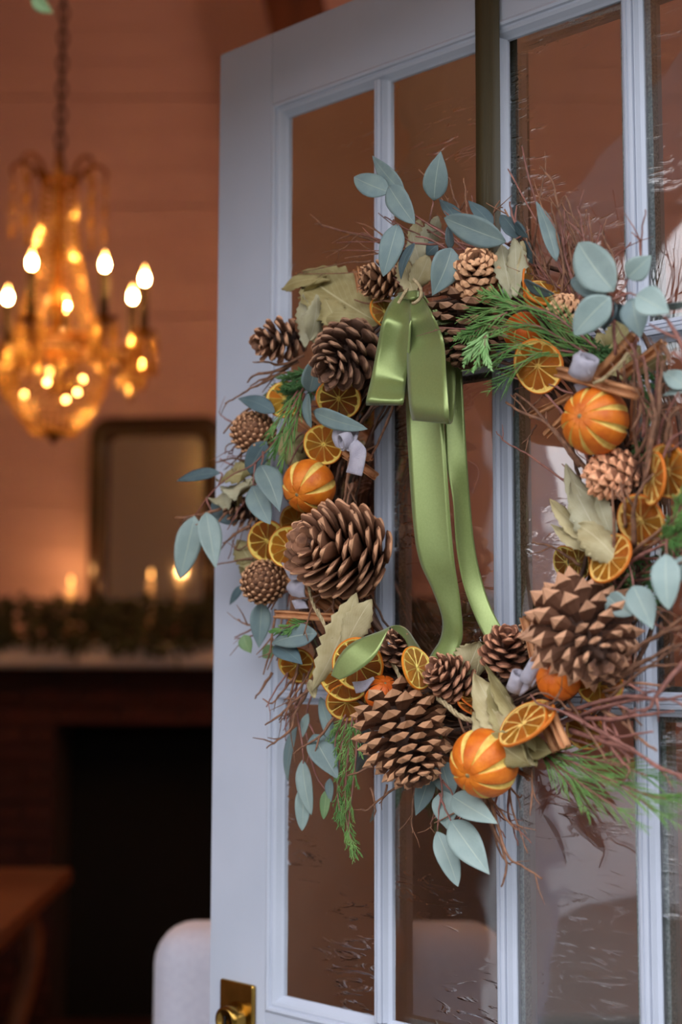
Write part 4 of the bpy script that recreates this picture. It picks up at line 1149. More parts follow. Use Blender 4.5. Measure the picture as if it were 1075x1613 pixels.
sprig('eucalyptus sprig reaching out past the free edge of the door on the left',
      [[(478, 640, .06), (455, 668, .072), (425, 705, .08), (398, 732, .082), (360, 752, .082), (330, 780, .08), (308, 812, .08)], [(345, 765, .08), (350, 748, .08), (346, 744, .08)], [(404, 728, .08), (400, 745, .084), (399, 764, .086)], [(415, 712, .08), (414, 724, .088), (412, 733, .09)], [(325, 785, .08), (330, 798, .082), (333, 806, .082)]],
      [(420, 695, 388, 752, 36, .068, .066, 15, ED), (411, 733, 441, 807, 42, .092, .1, -8, None), (398, 766, 426, 826, 40, .086, .09, 10, None), (347, 745, 278, 758, 22, .08, .085, 35, ED), (307, 813, 284, 911, 42, .082, .085, 8, EP), (325, 807, 340, 896, 38, .084, .086, -8, EP),
       (334, 792, 374, 826, 34, .055, .05, 12, ED)])
sprig('short eucalyptus sprig between the upper left cones and slices',
      [[(520, 640, .05), (500, 625, .06), (487, 612, .066), (480, 600, .066)], [(505, 640, .06), (470, 640, .06), (432, 648, .06)]],
      [(487, 618, 500, 561, 38, .07, .074, 12, None), (433, 650, 375, 628, 28, .07, .076, 25, ED), (486, 620, 491, 674, 26, .074, .076, 55, None), (494, 648, 580, 676, 30, .075, .08, 15, None)])
sprig('eucalyptus leaves with small green leaves at the lower left edge',
      [[(455, 930, .05), (428, 950, .05), (412, 980, .045), (405, 1010, .04)], [(500, 990, .06), (470, 1000, .07), (440, 1012, .072)], [(405, 985, .04), (390, 995, .04), (370, 1004, .04)]],
      [(413, 948, 408, 1021, 34, .055, .05, 10, None), (500, 998, 428, 1014, 38, .075, .08, 15, None), (433, 1017, 477, 1047, 34, .072, .08, -15, ED), (384, 1000, 396, 1029, 24, .045, .04, 20, EG), (432, 1018, 414, 1036, 22, .045, .04, 10, EG), (383, 922, 362, 953, 14, .045, .04, 30, ED)])
sprig('long eucalyptus sprig hanging down at the lower left beside the cedar',
      [[(500, 1075, .05), (486, 1110, .05), (482, 1150, .05), (488, 1185, .048), (480, 1215, .045), (478, 1236, .045)], [(487, 1140, .05), (500, 1165, .055)], [(470, 1140, .05), (485, 1125, .05)], [(488, 1190, .048), (500, 1225, .045), (514, 1245, .045)]],
      [(505, 1098, 530, 1186, 26, .056, .056, 40, None), (494, 1157, 534, 1229, 44, .062, .065, -10, None), (468, 1145, 454, 1231, 24, .045, .042, 55, None), (477, 1197, 491, 1284, 28, .048, .046, 25, EP), (479, 1235, 476, 1309, 26, .045, .042, 15, EP), (515, 1244, 510, 1291, 18, .045, .045, 25, EG), (520, 1226, 522, 1264, 18, .044, .044, 40, None), (486, 1124, 475, 1163, 16, .05, .05, 30, EP)])
sprig('eucalyptus sprig with pale leaves hanging below the bottom of the wreath',
      [[(694, 1185, .06), (693, 1215, .066), (697, 1245, .07), (692, 1275, .072), (690, 1310, .072)], [(697, 1230, .068), (710, 1245, .075), (714, 1254, .078)], [(693, 1250, .07), (702, 1275, .075), (711, 1294, .078)]],
      [(679, 1213, 655, 1285, 32, .06, .06, 12, None), (696, 1200, 714, 1258, 44, .056, .056, 8, None), (700, 1246, 706, 1308, 42, .064, .066, 10, EP), (713, 1254, 785, 1298, 44, .085, .09, -8, EP), (711, 1293, 772, 1378, 52, .082, .085, 8, EP), (689, 1310, 722, 1397, 36, .076, .078, -5, EP)])
sprig('eucalyptus sprig with pale rounded leaves at the right behind the largest cone',
      [[(985, 870, .07), (994, 900, .085), (998, 924, .09)], [(990, 905, .085), (970, 930, .08), (958, 938, .08)], [(1052, 850, .09), (1050, 875, .1)], [(1078, 870, .09), (1066, 860, .09)]],
      [(998, 923, 1029, 992, 46, .1, .105, -6, EP), (1050, 873, 1054, 961, 46, .108, .112, 5, EP), (957, 938, 996, 970, 38, .085, .085, 12, EP), (1085, 875, 1066, 920, 30, .09, .09, 20, EP)])

# ---- dried broad leaves
def dry(label, leaves):
    e = empty('dried_leaf_bunch', P(leaves[0][0], leaves[0][1], leaves[0][5]), wreath, label)
    for a in leaves:
        bx, by, tx, ty, w, nb, nt, roll, m = a[:9]
        kw = dict(bend=rnd(-.05, .12), fold=rnd(.0, .2), serr=rnd(.06, .14), wave=rnd(.05, .11), curl=rnd(-.1, .25), K=18, cols=8, kind='dry')
        if len(a) > 9: kw.update(a[9])
        leaf(e, bx, by, tx, ty, w, nb, nt, roll, m, **kw)
    return e
DL, DO_, DG = 'dry_leaf', 'dry_leaf_olive', 'dry_leaf_grey'
dry('large dried olive brown leaf behind the upper left cones', [(600, 510, 480, 432, 92, .05, .045, 8, DO_), (520, 440, 444, 456, 30, .052, .05, 45, DO_), (470, 470, 515, 432, 22, .056, .05, 50, DO_)])
dry('bunch of curled dried leaves hanging left of the dark upper left cone', [(478, 462, 482, 548, 34, .066, .06, 30, DG), (500, 464, 488, 536, 36, .07, .064, -25, DG), (512, 470, 534, 516, 44, .066, .06, 10, DO_), (488, 470, 502, 548, 30, .058, .055, 40, DL)])
dry('dried leaf tips around the knot of the bow', [(655, 470, 634, 402, 34, .075, .07, 20, DL), (668, 430, 650, 366, 36, .062, .058, -15, DG), (645, 462, 676, 400, 38, .068, .062, 15, DL), (668, 405, 690, 340, 34, .05, .048, 20, DG), (655, 400, 662, 345, 28, .052, .05, -30, DL)])
dry('upright grey brown dried leaves right of the light-tipped top cone', [(806, 470, 790, 386, 40, .07, .066, 20, DG), (812, 468, 812, 376, 38, .072, .068, -30, DG), (820, 466, 822, 380, 28, .066, .062, 55, DL), (798, 460, 786, 400, 30, .06, .06, -40, DL)])
dry('dried leaf behind the cedar above the scored left orange', [(470, 735, 456, 672, 54, .05, .048, 5, DO_), (440, 690, 470, 740, 30, .048, .048, 30, DO_)])
dry('wavy dried leaf layers at the left edge over the small dark cone', [(402, 755, 330, 788, 40, .07, .066, 62, DG, dict(wave=.2)), (400, 762, 350, 774, 34, .074, .07, 70, DG, dict(wave=.2)), (396, 748, 346, 760, 40, .066, .062, 60, DO_, dict(wave=.2)), (392, 768, 352, 806, 40, .06, .056, 40, DO_, dict(wave=.15)), (384, 745, 372, 728, 26, .056, .054, 10, DO_)])
dry('dried leaf behind the pair of slices on the left', [(410, 905, 374, 850, 40, .046, .044, 10, DO_), (405, 888, 380, 905, 40, .046, .044, 0, DO_)])
dry('two large pale dried leaves beside the folded ribbon end', [(492, 1088, 562, 934, 54, .086, .082, 8, DL, dict(bend=.03, wave=.05, curl=.05)), (540, 1030, 586, 944, 44, .08, .078, -6, DL, dict(bend=.03, wave=.06)), (496, 1100, 488, 1070, 18, .08, .08, 20, DL)])
dry('fan of torn dried leaves left of the slices on the right', [(962, 868, 892, 730, 44, .07, .066, 30, DG), (952, 872, 866, 786, 42, .074, .07, 45, DL), (972, 880, 868, 826, 40, .08, .078, 40, DL), (966, 884, 900, 760, 54, .076, .07, 15, DG), (980, 892, 912, 828, 56, .084, .08, 20, DL), (968, 850, 940, 770, 34, .064, .06, -30, DG)])
dry('bunch of dried leaves at the bottom under the tilted slices', [(832, 1200, 748, 1060, 62, .09, .08, 10, DL), (838, 1204, 770, 1080, 52, .086, .078, 35, DO_), (842, 1206, 748, 1122, 70, .094, .09, -5, DL), (850, 1190, 764, 1048, 40, .08, .072, 50, DO_), (838, 1206, 770, 1158, 56, .098, .1, -25, DO_), (846, 1208, 800, 1110, 48, .082, .076, 30, DO_), (870, 1184, 806, 1170, 44, .082, .08, 10, DO_)])
dry('dried leaf standing behind the small reddish bottom cones', [(745, 1075, 776, 985, 20, .06, .056, 40, DL), (730, 1070, 756, 1010, 58, .05, .046, 5, DL)])
dry('serrated dried leaves behind the cinnamon sticks at the upper right', [(985, 600, 942, 525, 58, .06, .056, 5, DO_), (960, 590, 1010, 545, 58, .058, .054, 0, DO_), (1000, 590, 1050, 560, 40, .056, .054, 30, DO_), (955, 560, 985, 500, 40, .054, .05, 25, DO_)])

# ---- cinnamon bundles
def quill(mb, a, b, r, roll=0.0):
    x, y, z = frame_z((b - a).normalized(), roll=roll)
    prof = []
    cen = []
    for i in range(15):
        t = i / 14; an = 4.6 * (1 - t); rr = (.28 + .27 * t) ; cen.append((-.5 + rr * math.cos(PI / 2 - an) * .95, -.1 + rr * math.sin(PI / 2 - an)))
    right = [(-p, q) for p, q in reversed(cen)]
    path = cen + right
    th = .09
    pts_o, pts_i = [], []
    for i in range(len(path)):
        p0, p1 = path[max(i - 1, 0)], path[min(i + 1, len(path) - 1)]
        tx, ty = p1[0] - p0[0], p1[1] - p0[1]; l = math.hypot(tx, ty) or 1
        nx, ny = -ty / l, tx / l
        pts_o.append((path[i][0] + nx * th, path[i][1] + ny * th)); pts_i.append((path[i][0] - nx * th, path[i][1] - ny * th))
    k = len(path); L = (b - a).length
    rows = []
    for s in range(7):
        t = s / 6; o = a.lerp(b, t) + (x * math.sin(t * 5 + roll) + y * math.cos(t * 4)) * r * .06
        f = r * (1 + .06 * math.sin(t * 9 + roll))
        rows.append([o + (x * p + y * q) * f for p, q in pts_o] + [o + (x * p + y * q) * f for p, q in reversed(pts_i)])
    b0 = mb.grid(rows, wrap=True)
    n = 2 * k
    for base, fl in ((b0, 1), (b0 + 6 * n, 0)):
        for i in range(k - 1):
            q = (base + i, base + i + 1, base + n - 2 - i, base + n - 1 - i)
            mb.face(q[::-1] if not fl else q)
    return mb
def bundle(label, sticks, extra=None):
    e = empty('cinnamon_bundle', P(*sticks[0][:3]), wreath, label)
    for (ax, ay, an, bx, by, bn, r, roll) in sticks:
        a, b = P(ax, ay, an), P(bx, by, bn); k = mpp((a + b) / 2)
        obj('cinnamon_stick', quill(MB(), a, b, r * k, roll), 'cinnamon', e, origin=a)
    if extra: extra(e)
    return e
def cloth(e, rows, m='cloth_lilac', name='cloth_tie', th=.0007, **kw):
    return obj(name, strip(MB(), Q(rows), th, 5, 5, **kw), m, e)
def roll_tie(e, px, py, n, r, length, ang, tilt, turns=1.35, name='cloth_tie'):
    c = P(px, py, n); k = mpp(c); z = axis3(c, ang, tilt); x, y, z = frame_z(z, roll=rnd(0, 6))
    rows = []
    for i in range(30):
        t = i / 29; a = turns * 2 * PI * t; rr = r * k * (1 - .32 * t)
        p = c + (x * math.cos(a) + y * math.sin(a) * .85) * rr
        rows.append((p - z * length * k / 2, p + z * length * k / 2))
    return obj(name, strip(MB(), rows, .0008, 1, 3), 'cloth_lilac', e)
def jute(e, pts, r=.0016, name='jute_twine'):
    q = smooth_path([P(*p) for p in pts], 8)
    mb = MB(); k = len(q)
    for s in range(3):
        off = 2 * PI * s / 3; out = []
        for i, p in enumerate(q):
            t = (q[min(i + 1, k - 1)] - q[max(i - 1, 0)]).normalized(); x, y, _ = frame_z(t)
            a = off + i * .55; out.append(p + (x * math.cos(a) + y * math.sin(a)) * r * .55)
        mb.tube(out, r * .6, 5)
    return obj(name, mb, 'jute', e, kind='stuff')
bundle('cinnamon bundle with a grey cloth knot at the upper left inside of the wreath',
       [(470, 640, .052, 584, 722, .058, 8, .3), (458, 650, .046, 592, 750, .05, 8, 1.2)],
       lambda e: (cloth(e, [(526, 676, .07, 566, 680, .074), (524, 690, .076, 560, 700, .08), (530, 704, .078, 552, 712, .08)]), cloth(e, [(534, 690, .072, 560, 690, .076), (548, 698, .08, 576, 706, .082), (552, 720, .082, 575, 728, .082), (546, 744, .08, 570, 750, .08)]), roll_tie(e, 545, 694, .08, 15, 18, 200, 20)))
bundle('cinnamon bundle tied with cloth strip and jute under the large left cone',
       [(436, 968, .078, 535, 972, .072, 11, .2), (428, 892, .05, 524, 962, .054, 8, 1.0), (470, 905, .046, 560, 975, .05, 8, 2.0)],
       lambda e: (cloth(e, [(444, 886, .078, 455, 908, .08), (456, 892, .086, 460, 914, .088), (468, 900, .088, 470, 912, .086), (480, 896, .084, 478, 900, .082)]), cloth(e, [(462, 912, .078, 482, 910, .08), (452, 925, .084, 480, 934, .084), (460, 938, .08, 484, 945, .08)]), cloth(e, [(460, 946, .076, 478, 942, .076), (466, 960, .078, 486, 958, .078)]),
                  jute(e, [(484, 912, .075), (490, 940, .082), (498, 962, .088), (508, 978, .088), (520, 1000, .086)]), jute(e, [(500, 960, .088), (512, 985, .09), (524, 1006, .088)])))
bundle('cinnamon bundle with a rolled grey cloth tie above the striped orange',
       [(880, 586, .098, 1008, 620, .1, 14, .4), (938, 596, .09, 1000, 528, .094, 13, 1.6), (982, 590, .08, 1046, 540, .084, 13, .8), (838, 655, .052, 902, 622, .056, 10, .2), (860, 686, .05, 906, 640, .054, 8, 1.3), (996, 700, .055, 1000, 625, .06, 6, .4)],
       lambda e: (roll_tie(e, 921, 577, .112, 20, 34, 68, 24), cloth(e, [(904, 560, .108, 916, 552, .108), (902, 580, .114, 925, 572, .118), (908, 592, .112, 930, 590, .114)]), cloth(e, [(905, 606, .09, 925, 600, .09), (912, 622, .088, 930, 618, .088)]),
                  jute(e, [(944, 602, .108), (962, 588, .11), (978, 572, .11), (990, 556, .106)]), jute(e, [(936, 604, .108), (944, 600, .11), (952, 598, .108)])))
bundle('cinnamon bundle with rolled grey cloth loops at the bottom right',
       [(826, 972, .07, 846, 1044, .074, 9, .3), (862, 1108, .085, 894, 1176, .088, 11, .4), (850, 1122, .078, 876, 1184, .08, 10, 1.4), (846, 1000, .06, 858, 1050, .064, 7, .9)],
       lambda e: (roll_tie(e, 815, 1074, .088, 14, 32, 70, 35), roll_tie(e, 838, 1058, .09, 13, 40, 60, 20), cloth(e, [(806, 1084, .082, 820, 1096, .084), (818, 1070, .088, 832, 1086, .088), (832, 1046, .086, 848, 1062, .086)])))
bundle('end of a cinnamon stick beside the small cone left of the knot', [(566, 420, .05, 576, 462, .046, 7, .2), (560, 424, .046, 570, 470, .044, 5, 1.0)])
e = empty('cloth_scrap', P(572, 1080, .085), wreath, 'small pale grey cloth tip beside the small slit orange')
cloth(e, [(556, 1074, .084, 562, 1092, .084), (574, 1072, .09, 576, 1088, .09), (588, 1066, .092, 590, 1070, .092)], name='cloth_tip')
e = empty('jute_cord', P(720, 1125, .08), wreath, 'jute cord around the bottom cone')
jute(e, [(690, 1100, .07), (706, 1112, .085), (722, 1126, .09), (745, 1136, .085), (760, 1140, .07)], .0024)
jute(e, [(618, 1045, .06), (628, 1062, .07), (634, 1085, .075)], .0018)
jute(e, [(612, 1040, .058), (624, 1052, .066), (632, 1075, .07)], .0015)
e = empty('leaf_stalk_curl', P(650, 470, .09), wreath, 'two pale dry leaf stalks curling over the knot of the bow')
for pts in ([(652, 440, .088), (662, 452, .096), (664, 466, .1), (656, 476, .102), (650, 478, .102)], [(642, 455, .088), (634, 468, .096), (628, 478, .098)]):
    q = smooth_path([P(*p) for p in pts], 5); obj('stalk', MB().tube(q, .0017, 6), 'jute', e)

# ---- cedar sprays
def spray(label, axes, m='cedar', dens=1.0, tw=.0009, spread=34, n2=True, shoot=.03, bead=True):
    e = empty('cedar_sprig', P(*axes[0][0]), wreath, label)
    mb = MB(); ms = MB()
    def shoot_(p, d, L, r, depth, up):
        k = 5; pts = [p]; dd = d.copy()
        for i in range(k):
            dd = (dd + rv(.08) + up * .02).normalized(); pts.append(pts[-1] + dd * (L / k))
        mb.tube(pts, [r, r * 1.15, r * 1.1, r, r * .85, r * .45], 4)
        if depth > 0:
            s = dd.cross(up).normalized()
            for i in range(1, k + 1):
                for sg in (1, -1):
                    if rnd(0, 1) < .8 * dens:
                        a = math.radians(spread * rnd(.7, 1.15))
                        d2 = (dd * math.cos(a) + s * sg * math.sin(a) + up * rnd(-.2, .2)).normalized()
                        shoot_(pts[i], d2, L * rnd(.32, .55) * (1.1 - .1 * i), r * .85, depth - 1, up)
    for ax in axes:
        q = smooth_path([P(*p) for p in ax], 6); k = len(q)
        ms.tube(q, [.0013 * (1 - .5 * i / k) for i in range(k)], 5)
        for i in range(1, k):
            t = (q[i] - q[i - 1]).normalized(); v = (CAM - q[i]).normalized(); s = t.cross(v).normalized()
            for sg in (1, -1):
                if rnd(0, 1) < .8 * dens:
                    a = math.radians(spread * rnd(.6, 1.1)); d = (t * math.cos(a) + s * sg * math.sin(a) + v * rnd(-.25, .35)).normalized()
                    shoot_(q[i], d, shoot * (1 - .35 * i / k) * rnd(.8, 1.2), tw, 1 if n2 else 0, v)
        shoot_(q[-1], (q[-1] - q[-2]).normalized(), shoot * .8, tw, 1, (CAM - q[-1]).normalized())
    obj('stem', ms, 'sprig_stem', e, kind='stuff'); obj('foliage', mb, m, e, kind='stuff')
    return e
spray('cedar sprig fanning over the reddish orange at the upper right', [[(945, 552, .07), (905, 520, .082), (865, 492, .09), (825, 482, .094), (790, 482, .096), (770, 488, .096)], [(930, 560, .066), (880, 530, .078), (840, 512, .088), (795, 515, .094), (765, 526, .096)], [(920, 565, .06), (870, 545, .076), (825, 540, .088), (785, 560, .09)], [(925, 560, .062), (880, 552, .078), (840, 560, .086), (805, 590, .088)]], 'cedar', tw=.0005, spread=22, shoot=.04, n2=False)
spray('pale green cedar tip hanging in front of the big dark cone', [[(770, 520, .094), (762, 535, .1), (756, 552, .102), (752, 566, .102)], [(766, 530, .1), (764, 548, .103), (768, 566, .103)], [(762, 530, .1), (748, 545, .102), (740, 558, .102)]], 'cedar_pale', tw=.001, spread=26, shoot=.014, n2=False)
spray('light cedar tips beside the pale tip over the dark cone', [[(815, 486, .094), (790, 470, .098), (775, 466, .1)], [(800, 492, .096), (775, 505, .1), (752, 520, .1), (738, 526, .1)]], 'cedar', tw=.0009, spread=28, shoot=.018, n2=False)
spray('cedar sprig hanging over the closed cone at the upper left', [[(478, 612, .062), (462, 640, .08), (446, 675, .086), (436, 700, .086)], [(480, 620, .062), (468, 655, .08), (456, 690, .086), (446, 722, .086)], [(470, 615, .062), (450, 645, .08), (434, 670, .084)]], 'cedar', tw=.0006, spread=16, shoot=.03, n2=False)
spray('long cedar sprig hanging down at the lower left', [[(556, 1128, .056), (550, 1175, .062), (545, 1235, .062), (546, 1290, .06), (556, 1330, .058)], [(548, 1130, .056), (538, 1180, .06), (532, 1240, .06), (536, 1280, .06)], [(562, 1130, .056), (562, 1180, .06), (556, 1240, .06), (548, 1310, .06)], [(545, 1125, .056), (530, 1160, .058), (528, 1200, .058)]], 'cedar', tw=.0005, spread=20, shoot=.02, dens=.75)
spray('wide cedar fan at the lower right under the twigs', [[(850, 1182, .06), (900, 1200, .078), (960, 1228, .088), (1020, 1252, .092), (1050, 1258, .094)], [(850, 1186, .06), (890, 1215, .078), (930, 1245, .088), (975, 1275, .09)], [(850, 1180, .06), (910, 1190, .076), (970, 1205, .084), (1020, 1222, .088)], [(852, 1186, .06), (880, 1215, .076), (905, 1245, .084)], [(855, 1182, .06), (920, 1215, .08), (985, 1245, .09), (1030, 1275, .092)]], 'cedar', tw=.00048, spread=18, shoot=.042, n2=False)
spray('small cedar tip beside the lower cinnamon sticks', [[(492, 980, .07), (465, 984, .082), (440, 992, .086)], [(480, 976, .07), (460, 990, .08)]], 'cedar', tw=.0009, spread=28, shoot=.014, n2=False)
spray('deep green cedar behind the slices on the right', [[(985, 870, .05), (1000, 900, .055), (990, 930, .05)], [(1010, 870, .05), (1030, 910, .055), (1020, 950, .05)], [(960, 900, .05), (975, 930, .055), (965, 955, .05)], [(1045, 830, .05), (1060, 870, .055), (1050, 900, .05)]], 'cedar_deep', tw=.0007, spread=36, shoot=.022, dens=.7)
spray('green cedar tuft at the right edge below the slices', [[(1040, 850, .08), (1062, 820, .09), (1085, 780, .094)], [(1040, 855, .08), (1060, 845, .09), (1085, 830, .094)]], 'cedar', tw=.0008, spread=28, shoot=.024, dens=.8)
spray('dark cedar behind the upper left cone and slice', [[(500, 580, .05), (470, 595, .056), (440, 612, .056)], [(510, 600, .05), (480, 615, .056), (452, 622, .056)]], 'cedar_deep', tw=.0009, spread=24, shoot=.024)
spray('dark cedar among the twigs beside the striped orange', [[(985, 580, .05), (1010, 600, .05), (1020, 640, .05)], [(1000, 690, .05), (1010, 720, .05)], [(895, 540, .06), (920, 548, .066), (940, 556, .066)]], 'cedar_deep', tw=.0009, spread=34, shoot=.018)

# ---- twigs
def twig(pts, r=.0016, m='twig_bark', side=True):
    q = [P(*p) for p in pts]
    q = [a + (rv(.002) if 0 < i < len(q) - 1 else Vector()) for i, a in enumerate(q)]
    q = smooth_path(q, 4)
    q = [a + rv(.0006) for a in q]; k = len(q)
    rad = [r * (1 - .6 * i / k) * rnd(.85, 1.2) for i in range(k)]
    o = obj('twig', MB().tube(q, rad, 5), m, wreath, origin=q[0])
    if side and k > 6:
        for _ in range(random.choice((0, 1, 1, 2))):
            i = random.randrange(k // 3, k - 1)
            d = (q[i + 1] - q[i]).normalized(); v = (CAM - q[i]).normalized(); s = d.cross(v) * random.choice((-1, 1))
            L = rnd(.012, .03); d2 = (d + s * rnd(.4, .9) + v * rnd(-.3, .3)).normalized()
            pp = [q[i], q[i] + d2 * L * .5 + rv(.0015), q[i] + d2 * L]
            obj('side_twig', MB().tube(pp, [rad[i] * .75, rad[i] * .6, rad[i] * .35], 5), m, o)
    return o
TB, TR = 'twig_bark', 'twig_red'
